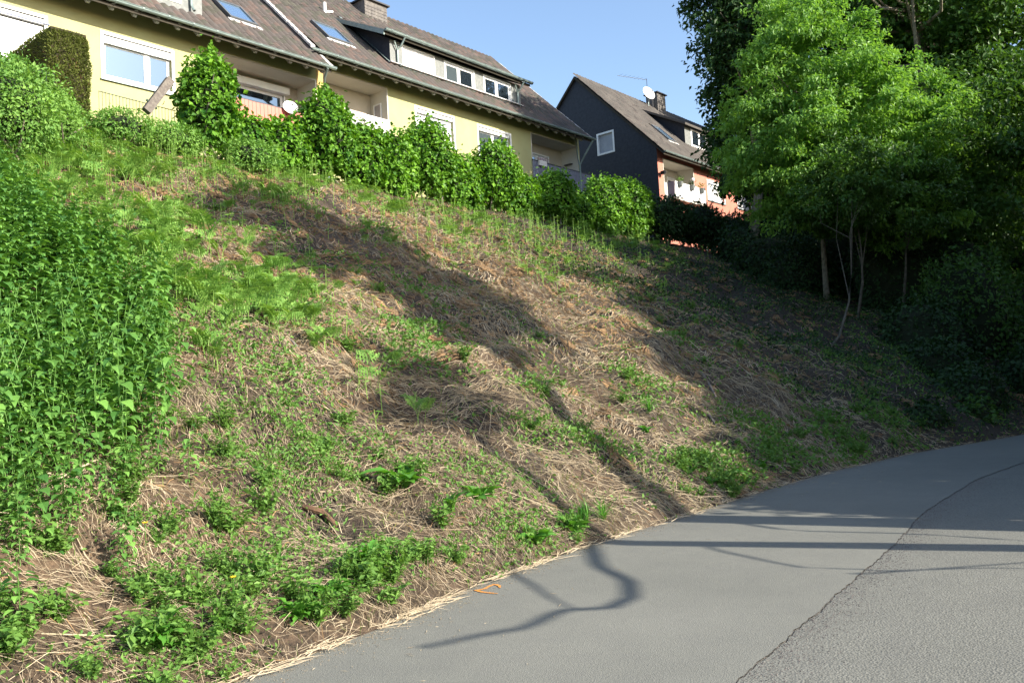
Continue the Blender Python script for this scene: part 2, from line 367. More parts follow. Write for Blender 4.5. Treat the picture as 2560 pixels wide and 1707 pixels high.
A, fA = ribbon([(5.10, 5.0), (5.15, 4.965), (5.19, 4.955), (5.27, 4.985), (5.335, 4.995)], [.008, .014, .016, .014, .012], .0064)
B2, fB = ribbon([(5.33, 5.002), (5.345, 4.97), (5.325, 4.92), (5.27, 4.86)], [.010, .016, .014, .006], .0066)
C2, fC = ribbon([(5.11, 4.985), (5.09, 4.90), (5.095, 4.82), (5.11, 4.74)], [.014, .016, .014, .008], .0068)
V = np.concatenate([A, B2, C2]); Fm = np.concatenate([fA, fB + len(A), fC + len(A) + len(B2)])
place('paint_mark', mesh('paint_mark', V, [Fm], m), (0, 0, 0), label='small orange sprayed angle mark at the edge of the asphalt', cat='road marking')
# ================================================================ houses
def wall_faces(g, s0, s1, z0, z1, T, holes, depth=.16):
    """front face at t=T with rectangular holes and their reveals"""
    xs = sorted({s0, s1, *[h[0] for h in holes], *[h[1] for h in holes]}); zs = sorted({z0, z1, *[h[2] for h in holes], *[h[3] for h in holes]})
    for x0, x1 in zip(xs, xs[1:]):
        for y0, y1 in zip(zs, zs[1:]):
            cx, cy = (x0 + x1) / 2, (y0 + y1) / 2
            if any(h[0] < cx < h[1] and h[2] < cy < h[3] for h in holes): continue
            g.quad((x0, T, y0), (x1, T, y0), (x1, T, y1), (x0, T, y1))
    for h in holes:
        d = h[4] if len(h) > 4 else depth; x0, x1, y0, y1 = h[:4]
        g.quad((x0, T, y0), (x0, T, y1), (x0, T + d, y1), (x0, T + d, y0)); g.quad((x1, T, y0), (x1, T + d, y0), (x1, T + d, y1), (x1, T, y1))
        g.quad((x0, T, y1), (x1, T, y1), (x1, T + d, y1), (x0, T + d, y1)); g.quad((x0, T, y0), (x0, T + d, y0), (x1, T + d, y0), (x1, T, y0))
def frame_box(g, x0, x1, z0, z1, t0, t1, w):
    g.box(x0, x1, t0, t1, z1 - w, z1); g.box(x0, x1, t0, t1, z0, z0 + w)
    g.box(x0, x0 + w, t0, t1, z0 + w, z1 - w); g.box(x1 - w, x1, t0, t1, z0 + w, z1 - w)
def window(house, x0, x1, z0, z1, T, splits=(), surround=.085, inset=.12, shutter=0.0, glassm=None, fill=None, sill=True, label=None):
    """window part: white surround on the wall, sash frames set back, panes as sub-parts"""
    g = Geo()
    if surround: frame_box(g, x0 - surround, x1 + surround, z0 - surround, z1 + surround, T - .022, T + .05, surround)
    t0 = T + inset
    frame_box(g, x0, x1, z0, z1, t0, t0 + .06, .055)
    xs = [x0 + .055] + list(splits) + [x1 - .055]
    for x in splits: g.box(x - .045, x + .045, t0 - .01, t0 + .06, z0 + .055, z1 - .055)
    w = g.part('window', M_white, house); 
    if label: w['label'] = label
    zt = z1 - .055
    if shutter:
        g2 = Geo(); g2.box(x0 + .005, x1 - .005, t0 - .09, t0 - .015, z1 - shutter, z1 - .004); g2.part('shutter_box', M_shutter, w)
        zt = z1 - shutter
    for k, (xa, xb) in enumerate(zip(xs, xs[1:])):
        if k > 0: xa += .045
        if k < len(xs) - 2: xb -= .045
        gs = Geo(); frame_box(gs, xa + .002, xb - .002, z0 + .057, zt - .002, t0 + .005, t0 + .045, .05); gs.part('sash', M_white, w)
        gp = Geo(); gp.box(xa + .05, xb - .05, t0 + .02, t0 + .03, z0 + .105, zt - .05)
        mm = glassm[k] if isinstance(glassm, (list, tuple)) else (glassm or M_glass)
        gp.part('pane', mm, w)
    if sill:
        gl = Geo(); gl.box(x0 - surround - .02, x1 + surround + .02, T - .07, T - .024, z0 - surround - .04, z0 - surround + .01); gl.part('sill', M_zinc, w)
    return w
def rollershutter(house, x0, x1, z0, z1, T):
    """closed white roller shutter in its frame, slat by slat"""
    g = Geo(); frame_box(g, x0 - .085, x1 + .085, z0 - .085, z1 + .085, T - .022, T + .05, .085)
    g.box(x0, x1, T + .03, T + .09, z1 - .20, z1 - .01); w = g.part('window', M_white, house)
    z = z0; k = 0; gg = Geo().box(x0 + .01, x1 - .01, T + .062, T + .085, 0, .052)
    V, Fs = gg.VF(); me = mesh('slat', V - np.array([0, 0, 0]), Fs, M_shutter)
    og = origin(w)
    while z < z1 - .26:
        o = bpy.data.objects.new('slat', me); COL.objects.link(o); o.parent = w; o.location = (-og[0], -og[1], z - og[2]); z += .058
    return w

def tile_mesh(m):
    w, L = .30, .40
    xs = np.linspace(0, w, 5); prof = np.array([.004, .050, .062, .030, .000])
    V = []
    for y in (0, L):
        for x, p in zip(xs, prof): V.append((x, y, p))
    for x, p in zip(xs, prof): V.append((x, .004, p - .045))
    q = [(i, i + 1, i + 6, i + 5) for i in range(4)] + [(10 + i, 11 + i, i + 1, i) for i in range(4)]
    return np.array(V), np.array(q)
TV, TQ = tile_mesh(None)
def roof_tiles(house, roof, s0, s1, te, ze, slope, rows, skip, near, m_list, n_ind=298):
    """tiles on the slope that starts at (te,ze); nearest n_ind as sub-parts of the roof, the rest joined"""
    ang = math.atan(slope); cw, cl = .30, .335
    cols = int(round((s1 - s0) / cw)); cw = (s1 - s0) / cols
    lst = []
    for r_ in range(rows):
        for c in range(cols):
            x = s0 + c * cw; d = r_ * cl - .06
            y = te + d * math.cos(ang); z = ze + d * math.sin(ang)
            if skip(x + .15, y + .14): continue
            lst.append((x, y, z, c, r_))
    P = np.array([(a, b, c) for a, b, c, _, _ in lst])
    dist = np.linalg.norm(P - np.array(near), axis=1)
    order = np.argsort(dist); ca, sa = math.cos(ang), math.sin(ang)
    R = np.array([[1, 0, 0], [0, ca, -sa], [0, sa, ca]])
    mes = [mesh('tile', TV * [cw / .30, 1, 1], [TQ], mm) for mm in m_list]
    og = origin(roof); rr = np.random.default_rng(int(s0 * 10))
    for k in order[:n_ind]:
        o = bpy.data.objects.new('roof_tile', mes[rr.choice(len(mes), p=[.5, .25, .25])]); COL.objects.link(o); o.parent = roof
        o.location = (P[k][0] - og[0], P[k][1] - og[1], P[k][2] - og[2] + rr.uniform(-.004, .006))
        o.rotation_euler = (ang + rr.normal(0, .012), rr.normal(0, .012), rr.normal(0, .012))
    rest = order[n_ind:]
    for mi, mm in enumerate(m_list):
        sel = [k for k in rest if (rr.random() < .5 if mi == 0 else True)] if False else rest[(np.arange(len(rest)) * 7919 % 4 == mi) | ((np.arange(len(rest)) * 7919 % 4 == 3) & (mi == 0))]
        if not len(sel): continue
        Q = (TV * [cw / .30, 1, 1]) @ R.T
        jit = rr.normal(0, .004, (len(sel), 1, 3))
        V = (Q[None] + P[sel][:, None] + jit).reshape(-1, 3)
        Fq = (TQ[None] + (np.arange(len(sel)) * len(TV))[:, None, None]).reshape(-1, 4)
        part('roof_tiles', V, [Fq], mm, roof, kind='stuff')
def roof_slab(house, s0, s1, te, ze, slope, tr, th=.13, back=True):
    """deck of the gable roof, front slope from the eave to the ridge and down the back"""
    zr = ze + (tr - te) * slope; tb = tr + (tr - te)
    g = Geo(); g.prism([(te, ze - .05), (tr, zr - .05), (tr, zr - .05 - th * 1.3), (te, ze - .05 - th)], s0, s1); g.prism([(tr, zr - .052), (tb, ze - .05), (tb, ze - .05 - th), (tr, zr - .05 - th * 1.3)], s0, s1)
    return g.part('roof', M_under, house), zr
def gutter(house, s0, s1, t, z, r=.075, name='gutter'):
    th = np.linspace(math.pi, 2 * math.pi, 7)
    sec = [(t + r * math.cos(a), z + r * math.sin(a)) for a in th] + [(t + (r - .012) * math.cos(a), z + (r - .012) * math.sin(a)) for a in th[::-1]]
    g = Geo().prism(sec, s0, s1); g.tube([(s0, t - r, z + .006), (s1, t - r, z + .006)], .014, 5)
    for x in np.arange(s0 + .3, s1, .8): g.prism([(t - r - .012, z + .01), (t - r - .012, z - .03), (t - .03, z - r - .012), (t + .04, z - r - .012), (t + .04, z - r - .004), (t - .02, z - r - .004)], x, x + .03)
    return g.part(name, M_zinc, house)
def rafters(house, s0, s1, t, z, step=.68):
    for x in np.arange(s0, s1, step):
        g = Geo(); g.prism([(t - .06, z + .06), (t + .42, z + .40), (t + .42, z + .24), (t + .12, z - .09), (t + .04, z - .09)], x, x + .10)
        g.part('rafter_end', M_rafter, house)
def verge(house, s, te, ze, slope, tr, m=None, w=.14, both=True):
    """mortared verge: irregular pale edge pieces down the gable"""
    m = m or M_mortar; n = int((tr - te) * math.sqrt(1 + slope ** 2) / .335); ca = 1 / math.sqrt(1 + slope ** 2)
    for k in range(n):
        d = k * .335 * ca; a = te + d; b2 = a + .36 * ca
        g = Geo(); g.prism([(a, ze + d * slope - .06), (a, ze + d * slope + .055), (b2, ze + (b2 - te) * slope + .035), (b2, ze + (b2 - te) * slope - .06)], s + random.uniform(-.02, 0), s + w + random.uniform(-.02, .02))
        g.part('verge_tile', m, house)
def skylight(house, s0, s1, t0, t1, te, ze, slope):
    ca = 1 / math.sqrt(1 + slope * slope); nvec = np.array([0, -slope * ca, ca])
    def pt(s, t, h): return np.array([s, t, ze + (t - te) * slope]) + nvec * h
    def slab(g, a, b, c, d, h0, h1):
        v = [pt(a, c, h0), pt(b, c, h0), pt(b, d, h0), pt(a, d, h0), pt(a, c, h1), pt(b, c, h1), pt(b, d, h1), pt(a, d, h1)]
        g.add(v, [(0, 3, 2, 1), (4, 5, 6, 7), (0, 1, 5, 4), (1, 2, 6, 5), (2, 3, 7, 6), (3, 0, 4, 7)])
    g = Geo(); w = .07
    slab(g, s0, s1, t0, t0 + w, 0, .13); slab(g, s0, s1, t1 - w, t1, 0, .13); slab(g, s0, s0 + w, t0 + w, t1 - w, 0, .13); slab(g, s1 - w, s1, t0 + w, t1 - w, 0, .13)
    sk = g.part('skylight', mat('skylight_frame', (0.12, 0.125, 0.13), (0.09, 0.095, 0.1), 5, .5), house)
    g = Geo(); slab(g, s0 + w, s1 - w, t0 + w, t1 - w, .07, .09); g.part('pane', M_sky, sk)
    g = Geo(); slab(g, s0 - .1, s1 + .1, t0 - .16, t0 - .01, .04, .07); g.part('flashing', M_mortar, sk)
def downpipe(house, pts, r=.045, name='downpipe'):
    g = Geo().tube(pts, r, 8); return g.part(name, M_zinc, house)
def chimney(house, s0, s1, t0, t1, z0, z1):
    g = Geo().box(s0, s1, t0, t1, z0, z1); c = g.part('chimney', M_chim, house)
    g = Geo().box(s0 - .12, s1 + .12, t0 - .12, t1 + .12, z1 + .002, z1 + .07); g.part('cap', M_darkiron, c)
    n = int((z1 - z0) / .16)
    for k in range(n):
        g = Geo(); z = z0 + k * .16
        x = s0
        while x < s1 - .02:
            x2 = min(x + .2, s1); g.add([(x, t0 - .022, z), (x2 - .008, t0 - .022, z), (x2 - .008, t0 - .004, z + .17), (x, t0 - .004, z + .17), (x, t0, z), (x2 - .008, t0, z)], [(0, 1, 2, 3), (0, 4, 5, 1)]); x = x2
        g.part('slate', M_chim, c)
    return c
def boards(house_part, x0, x1, z0, z1, T, m, w=.145, gap=.012, th=.02, name='board', zslope=0):
    n = int((x1 - x0) / w); w = (x1 - x0) / n
    me = mesh(name, *(lambda V, F: (V, F))(*Geo().box(0, w - gap, 0, th, 0, z1 - z0).VF()), m)
    og = origin(house_part)
    for k in range(n):
        o = bpy.data.objects.new(name, me); COL.objects.link(o); o.parent = house_part
        o.location = (x0 + k * w - og[0], T - og[1] + random.uniform(-.004, .004), z0 - og[2] + random.uniform(-.006, .006))
def railing(house, x0, x1, z0, z1, T, m_rail):
    g = Geo(); g.box(x0, x1, T, T + .05, z1, z1 + .045); g.box(x0, x1, T, T + .04, z0, z0 + .035)
    return g.part('railing', m_rail, house)
def loggia(house, x0, x1, z0, z1, T, depth, holes=(), back=None, sidem=None):
    """recessed balcony: back wall with holes, side walls, ceiling, floor"""
    g = Geo(); wall_faces(g, x0, x1, z0, z1, T + depth, list(holes)); b_ = g.part('loggia_wall', back or M_logg, house)
    e = .004
    g = Geo(); g.quad((x0 + e, T, z0), (x0 + e, T, z1), (x0 + e, T + depth, z1), (x0 + e, T + depth, z0)); g.quad((x1 - e, T, z0), (x1 - e, T + depth, z0), (x1 - e, T + depth, z1), (x1 - e, T, z1))
    g.quad((x0, T, z1 - e), (x1, T, z1 - e), (x1, T + depth, z1 - e), (x0, T + depth, z1 - e))
    g.part('loggia_lining', sidem or M_loggw, house)
    g = Geo(); g.box(x0 + .01, x1 - .01, T - .03, T + depth - .01, z0 + .002, z0 + .14); g.part('balcony_floor', M_loggw, house)
    g = Geo(); w = .05
    g.box(x0 - w, x0, T - .015, T + .02, z0, z1); g.box(x1, x1 + w, T - .015, T + .02, z0, z1); g.box(x0 - w, x1 + w, T - .015, T + .02, z1, z1 + w)
    g.part('opening_trim', M_loggw, house)
    return b_
HT = [M_tile, M_tile2, M_tile3]

# ---- house A (nearest, left)
TA = 25.0
H = thing('terraced_house', (12.0, TA, 8.3), 'cream terraced house nearest on the left with red balcony boards and a long tiled roof', 'house', 'terraced houses above the bank')
w2 = (11.0, 13.12, 11.65, 12.93); bal = (14.45, 18.60, 10.95, 13.37, 1.12)
w1 = (6.3, 9.37, 11.45, 12.90)
g = Geo(); wall_faces(g, 2.0, 18.95, 8.3, 14.3, TA, [w1, w2, bal])
g.quad((2, TA, 8.3), (2, TA, 14.3), (2, TA + 11, 14.3), (2, TA + 11, 8.3)); g.quad((18.95, TA, 8.3), (18.95, TA + 11, 8.3), (18.95, TA + 11, 14.3), (18.95, TA, 14.3))
g.add([(2, TA, 14.3), (2, TA + 10.8, 14.3), (2, 30.4, 19.3)], (), [(0, 2, 1)]); g.add([(18.95, TA, 14.3), (18.95, TA + 10.8, 14.3), (18.95, 30.4, 19.3)], (), [(0, 1, 2)])
g.part('wall', M_cream, H)
g = Geo().box(18.66, 18.96, TA - .012, TA - .004, 8.3, 14.25); g.part('wall_strip', M_side, H)
window(H, *w2, TA, splits=(12.38,), glassm=[M_glass, M_glass], shutter=.24)
rollershutter(H, *w1, TA)
g = Geo(); g.box(6.1, 9.5, TA - .05, TA - .025, 12.72, 12.76); g.part('shutter_rail', M_bluegrey, H)
w_l = (16.0, 18.0, 11.35, 13.02)
loggia(H, *bal[:4], TA, 1.12, [(16.0, 18.0, 11.35, 13.05)])
window(H, 16.0, 18.0, 11.35, 12.98, TA + 1.12, splits=(), surround=.05, inset=.06, glassm=M_glass, sill=False)
g = Geo().box(15.85, 18.14, TA + .92, TA + 1.1, 12.98, 13.22); g.part('shutter_box', M_shutter, H)
rl = railing(H, 14.42, 18.62, 10.98, 11.98, TA - .06, M_darkiron)
boards(rl, 14.44, 18.60, 10.99, 11.975, TA - .085, M_red, .148)
RA, zrA = roof_slab(H, 1.9, 18.78, 24.24, 13.66, .96, 30.4)
H1D = (8.0, 14.27)
roof_tiles(H, RA, 2.0, 18.74, 24.22, 13.70, .96, 26, lambda x, y: (x < 14.3 and y > 25.0 and y < 28.5) or (15.5 < x < 16.7 and 25.4 < y < 26.6), (14, 22, 10), HT)
gutter(H, 1.9, 18.92, 24.15, 13.66)
rafters(H, 2.1, 18.6, 24.28, 13.53)
verge(H, 18.74, 24.24, 13.72, .96, 30.4)
skylight(H, 15.52, 16.6, 25.5, 26.6, 24.24, 13.70, .96)
g = Geo(); zb = 13.7 + (25.08 - 24.24) * .96
g.add([(8, 25.08, zb - .1), (14.27, 25.08, zb - .1), (14.27, 25.08, 15.75), (8, 25.08, 15.75), (14.27, 26.4, 15.75), (8, 26.4, 15.75), (14.27, 25.08, zb)], [(0, 1, 2, 3)], [(6, 4, 2)])
g.part('dormer_wall', M_slateg, H)
g = Geo().box(7.9, 14.5, 24.9, 28, 15.76, 15.9); g.part('dormer_roof', M_under, H)
window(H, 9.0, 11.2, 14.72, 15.65, 25.08, splits=(10.1,), surround=.05, inset=-.03, glassm=M_shutter, sill=False)
window(H, 11.4, 13.5, 14.72, 15.65, 25.08, splits=(12.45,), surround=.05, inset=-.03, glassm=M_shutter, sill=False)
downpipe(H, [(13.86, 25.02, 15.7), (13.86, 25.0, 14.7), (13.9, 24.9, 14.5)], .05)
downpipe(H, [(18.55, 24.15, 13.58), (18.62, 24.45, 13.3), (18.98, 24.9, 12.9), (18.99, 24.93, 8.4)], .05)

# ---- house B (middle)
TB = 25.6
H = thing('terraced_house', (27.0, TB, 8.3), 'cream terraced house in the middle with a wide three-window dormer and a slate chimney', 'house', 'terraced houses above the bank')
v1 = (24.14, 26.32, 12.45, 13.76); v2 = (27.92, 30.10, 12.45, 13.74)
b1 = (19.35, 22.55, 11.85, 14.17, 1.0); b2 = (31.70, 35.38, 11.85, 14.15, 1.0)
g = Geo(); wall_faces(g, 18.97, 35.6, 8.3, 14.95, TB, [v1, v2, b1, b2])
g.quad((18.97, TB, 8.3), (18.97, TB, 14.95), (18.97, TB + 10.8, 14.95), (18.97, TB + 10.8, 8.3)); g.quad((35.6, TB, 8.3), (35.6, TB + 10.8, 8.3), (35.6, TB + 10.8, 14.95), (35.6, TB, 14.95))
g.add([(18.97, TB, 14.95), (18.97, TB + 10.8, 14.95), (18.97, 31, 20.1)], (), [(0, 2, 1)]); g.add([(35.6, TB, 14.95), (35.6, TB + 10.8, 14.95), (35.6, 31, 20.1)], (), [(0, 1, 2)])
g.part('wall', M_cream, H)
window(H, *v1, TB, splits=(24.86,), glassm=M_curtain, shutter=.16)
window(H, *v2, TB, splits=(28.98,), glassm=[M_glassd, M_glassd], shutter=.16)
loggia(H, *b1[:4], TB, 1.0)
g = Geo().box(22.525, 22.542, TB + .38, TB + .74, 12.0, 13.63); g.part('side_window', mat('dim_shutter', (0.33, 0.31, 0.32), (0.27, 0.26, 0.27), 4, .6), H)
g = Geo(); g.box(22.50, 22.543, TB + .33, TB + .38, 12.0, 13.68); g.box(22.50, 22.543, TB + .38, TB + .80, 13.632, 13.68); g.box(22.5, 22.543, TB + .742, TB + .80, 12, 13.63); g.part('window_frame', M_white, H)
rl = railing(H, 19.33, 22.62, 11.86, 12.82, TB - .06, M_white)
boards(rl, 19.35, 22.6, 11.87, 12.815, TB - .085, M_pale, .20)
loggia(H, *b2[:4], TB, 1.0, [(32.3, 34.2, 12.0, 13.62)])
window(H, 32.3, 34.2, 12.05, 13.60, TB + 1.0, splits=(33.3,), surround=.07, inset=.05, glassm=[M_glass, M_dark], sill=False)
g = Geo(); g.box(35.2, 35.37, TB + .3, TB + .75, 13.30, 13.34); g.box(35.15, 35.37, TB + .35, TB + .8, 12.86, 12.95); g.part('wall_shelf', M_darkiron, H)
rl = railing(H, 31.6, 36.4, 11.86, 12.80, TB - .10, M_darkiron)
boards(rl, 31.62, 36.38, 11.88, 12.79, TB - .09, mat('grey_slat', (0.23, 0.23, 0.29), (0.17, 0.17, 0.22), 5, .5), .085, .03, .02, 'slat')
RB, zrB = roof_slab(H, 18.55, 35.72, 24.86, 14.46, .955, 31.0)
DB = (22.95, 31.2); TF = 25.72
roof_tiles(H, RB, 18.6, 35.70, 24.84, 14.50, .955, 27, lambda x, y: (DB[0] - .05 < x < DB[1] and TF - .05 < y < 28.9) or (20.1 < x < 21.4 and 26.1 < y < 27.3) or (x < 18.95 and y < 25.9), (24, 22, 12), HT)
gutter(H, 18.35, 35.9, 24.77, 14.46)
rafters(H, 19.05, 35.6, 24.90, 14.33, .69)
verge(H, 35.66, 24.86, 14.50, .955, 31.0)
verge(H, 18.50, 25.0, 14.66, .955, 31.0, w=.17)
skylight(H, 20.15, 21.35, 26.15, 27.25, 24.86, 14.50, .955)
# dormer of house B
zb = 14.5 + (TF - 24.86) * .955
g = Geo(); zt = 16.42
holes = [(24.0 - .40 + .05, 25.43, 15.42, 16.30), (26.10, 27.93, 15.42, 16.28), (28.62, 30.44, 15.42, 16.28)]
wall_faces(g, DB[0], DB[1], zb - .05, zt, TF, holes, .1)
g.part('dormer_wall', M_slateg, H)
for s_, sg in ((DB[0], 0), (DB[1], 1)):
    g = Geo(); A_ = (s_, TF, zb - .1); B_ = (s_, TF, zt); C_ = (s_, 28.9, 18.3); D_ = (s_, 28.9, 18.2)
    g.add([A_, B_, C_, D_], [(0, 1, 2, 3) if sg == 0 else (0, 3, 2, 1)]); g.part('dormer_cheek', M_slate, H)
xa = [h[0] for h in holes]
window(H, holes[0][0], holes[0][1], 15.42, 16.30, TF, splits=(24.4,), surround=.05, inset=.02, glassm=[M_curtain, M_shutter], sill=True)
window(H, *holes[1], TF, splits=(26.98,), surround=.05, inset=.02, glassm=[M_glassd, M_glass], sill=True)
window(H, *holes[2], TF, splits=(29.5,), surround=.05, inset=.02, glassm=[M_glass, M_glass], sill=True)
sd = (18.30 - 16.55) / (29.0 - 25.42)
g = Geo(); g.prism([(25.42, 16.50), (29.0, 18.28), (29.0, 18.16), (25.42, 16.38)], DB[0] - .5, DB[1] + .42); DR = g.part('dormer_roof', M_under, H)
roof_tiles(H, DR, DB[0] - .5, DB[1] + .42, 25.42, 16.56, sd, 12, lambda x, y: False, (24, 22, 12), HT, 160)
g = Geo(); g.prism([(25.42, 16.56), (29.2, 16.56 + 3.78 * sd), (29.2, 16.40 + 3.78 * sd), (25.42, 16.34)], DB[0] - .56, DB[0] - .505); g.part('fascia', M_zinc, H)
gutter(H, DB[0] - .55, DB[1] + .48, 25.33, 16.56, .085)
for x in (23.35, 30.95):
    downpipe(H, [(x + .12, 25.33, 16.5), (x + .05, 25.5, 16.2), (x - .05, 25.64, 16.0), (x - .05, 25.64, 15.45), (x - .02, 25.5, 15.32)], .042)
    downpipe(H, [(x - .25, 25.6, 16.35), (x - .08, 25.64, 16.02)], .03)
g = Geo(); g.add([(DB[0] - .12, TF - .06, zb + .0), (DB[0] + .02, TF - .06, zb + .0), (DB[0] + .02, 28.8, 18.28), (DB[0] - .12, 28.8, 18.28)], [(0, 1, 2, 3)]); g.v[-1][:, 2] += .09; g.part('flashing', M_zinc, H)
g = Geo().box(DB[0] - .1, DB[1], TF - .16, TF - .01, zb + .06, zb + .10); g.part('flashing', M_mortar, H)
chimney(H, 25.62, 27.0, 30.35, 31.25, 19.2, 20.62)
g = Geo().tube([(22.1, 28.8, 18.1), (22.1, 28.8, 18.75)], .07, 8); g.tube([(22.1, 28.8, 18.35), (22.55, 28.85, 18.5)], .05, 6); g.part('vent_pipe', M_white, H)
downpipe(H, [(35.75, 24.78, 14.4), (35.55, 25.2, 13.7), (35.45, 25.5, 13.2), (35.45, 25.53, 8.4)], .05)
g = Geo().tube([(35.25, 25.5, 14.5), (35.3, 25.52, 13.9), (35.44, 25.53, 13.2)], .04, 7); g.part('downpipe', M_zinc, H)

# ---- house C (right, dark gable)
TC = 25.0
H = thing('detached_house', (48.0, TC, 8.3), 'salmon house behind the trees with a black slate gable and a white balcony', 'house')
S3 = 42.36; hl = (43.0, 46.5, 12.2, 14.72, 1.1); c1 = (48.26, 50.42, 13.08, 14.25); c2 = (52.3, 54.3, 13.08, 14.25)
g = Geo(); wall_faces(g, S3 + .02, 62, 8.3, 15.3, TC, [hl, c1, c2]); g.part('wall', M_salmon, H)
gw = (27.92, 29.0, 15.78, 16.95)
g = Geo(); ys = [TC, gw[0], gw[1], 30.4, 35.8]
def zroof(t): return 14.93 + (min(t, 60.8 - t) - 24.45) * 1.03
for y0, y1 in zip(ys, ys[1:]):
    if (y0, y1) == (gw[0], gw[1]):
        g.quad((S3, y0, 8.3), (S3, y0, gw[2]), (S3, y1, gw[2]), (S3, y1, 8.3)); g.quad((S3, y0, gw[3]), (S3, y0, zroof(y0)), (S3, y1, zroof(y1)), (S3, y1, gw[3]))
    else: g.quad((S3, y0, 8.3), (S3, y0, zroof(y0) - .02), (S3, y1, zroof(y1) - .02), (S3, y1, 8.3))
g.quad((S3, gw[0], gw[2]), (S3, gw[0], gw[3]), (S3 + .2, gw[0], gw[3]), (S3 + .2, gw[0], gw[2])); g.quad((S3, gw[1], gw[2]), (S3 + .2, gw[1], gw[2]), (S3 + .2, gw[1], gw[3]), (S3, gw[1], gw[3]))
g.quad((S3, gw[0], gw[2]), (S3 + .2, gw[0], gw[2]), (S3 + .2, gw[1], gw[2]), (S3, gw[1], gw[2])); g.quad((S3, gw[0], gw[3]), (S3, gw[1], gw[3]), (S3 + .2, gw[1], gw[3]), (S3 + .2, gw[0], gw[3]))
g.part('gable_wall', M_slate, H)
g = Geo()
for a0, a1, z0, z1 in ((gw[0] - .09, gw[0] + .02, gw[2] - .09, gw[3] + .09), (gw[1] - .02, gw[1] + .09, gw[2] - .09, gw[3] + .09)): g.box(S3 - .03, S3 + .15, a0, a1, z0, z1)
g.box(S3 - .03, S3 + .15, gw[0] + .021, gw[1] - .021, gw[2] - .09, gw[2] + .02); g.box(S3 - .03, S3 + .15, gw[0] + .021, gw[1] - .021, gw[3] - .02, gw[3] + .09)
w = g.part('gable_window', M_white, H)
g = Geo().box(S3 + .10, S3 + .12, gw[0], gw[1], gw[2], gw[3]); g.part('shutter', mat('grey_shutter', (0.34, 0.36, 0.40), (0.28, 0.30, 0.34), 3, .6), w)
RC, zrC = roof_slab(H, S3 - .16, 62.2, 24.45, 14.93, 1.03, 30.4, .14)
roof_tiles(H, RC, S3 - .16, 62.1, 24.43, 14.97, 1.03, 26, lambda x, y: (47.9 < x < 58 and 26.2 < y < 29.0) or (45.25 < x < 46.2 and 25.8 < y < 27.1), (46, 22, 12), [mat('grey_tile', (0.115, 0.102, 0.09), (0.08, 0.073, 0.066), .8, .85, .15), MATS['grey_tile'], M_tile], 0)
gutter(H, S3 - .16, 62.2, 24.37, 14.93)
skylight(H, 45.25, 46.15, 25.85, 27.05, 24.45, 14.97, 1.03)
g = Geo(); g.add([(48.0, 26.2, 16.6), (48.0, 26.2, 18.15), (48.0, 29.1, 19.75)], (), [(0, 1, 2)]); g.part('dormer_cheek', M_slate, H)
g = Geo(); g.quad((48.0, 26.2, 16.6), (58, 26.2, 16.6), (58, 26.2, 18.15), (48.0, 26.2, 18.15)); g.part('dormer_wall', M_slateg, H)
g = Geo().prism([(25.9, 18.1), (29.2, 19.85), (29.2, 19.7), (25.9, 17.95)], 47.6, 58.3); g.part('dormer_roof', MATS['grey_tile'], H)
for k in range(3): window(H, 48.8 + k * 3, 50.8 + k * 3, 16.85, 17.95, 26.2, splits=(49.8 + k * 3,), surround=.05, inset=-.03, glassm=M_glass, sill=False)
chimney(H, 51.2, 52.3, 29.9, 30.8, 20.2, 21.95)
g = Geo(); g.tube([(50.7, 30.3, 20.9), (50.7, 30.3, 22.1)], .07, 7); g.tube([(51.0, 30.2, 20.9), (51.0, 30.2, 21.7)], .09, 7); g.part('flue_pipe', M_darkiron, H)
loggia(H, *hl[:4], TC, 1.1, [(45.3, 46.2, 13.2, 14.3)], M_loggw)
window(H, 45.3, 46.2, 13.0, 14.2, TC + 1.1, surround=.06, inset=.05, glassm=M_dark, sill=False)
window(H, *c1, TC, splits=(), shutter=.1, glassm=M_shutter)
window(H, *c2, TC, splits=(53.3,), shutter=.1, glassm=M_shutter)
g = Geo(); g.box(43.35, 46.95, 24.50, 24.55, 12.45, 13.38); bp_ = g.part('balcony_panel', mat('white_panel', (0.80, 0.79, 0.78), (0.76, 0.75, 0.74), 2, .6), H)
g = Geo(); g.box(43.3, 47.0, 24.52, 25.0, 12.33, 12.43); g.part('balcony_slab', M_loggw, H)
me = mesh('board', *Geo().box(0, .02, 0, .072, 0, .93).VF(), M_bluegrey); og = origin(bp_)
for k in range(6):
    o = bpy.data.objects.new('board', me); COL.objects.link(o); o.parent = bp_; o.location = (43.33 - og[0], 24.56 + k * .076 - og[1], 12.45 - og[2])
for x in (45.4, 46.8):
    g = Geo().tube([(x, 24.6, 12.3), (x, 24.6, 8.3)], .05, 6); g.part('post', M_white, H)

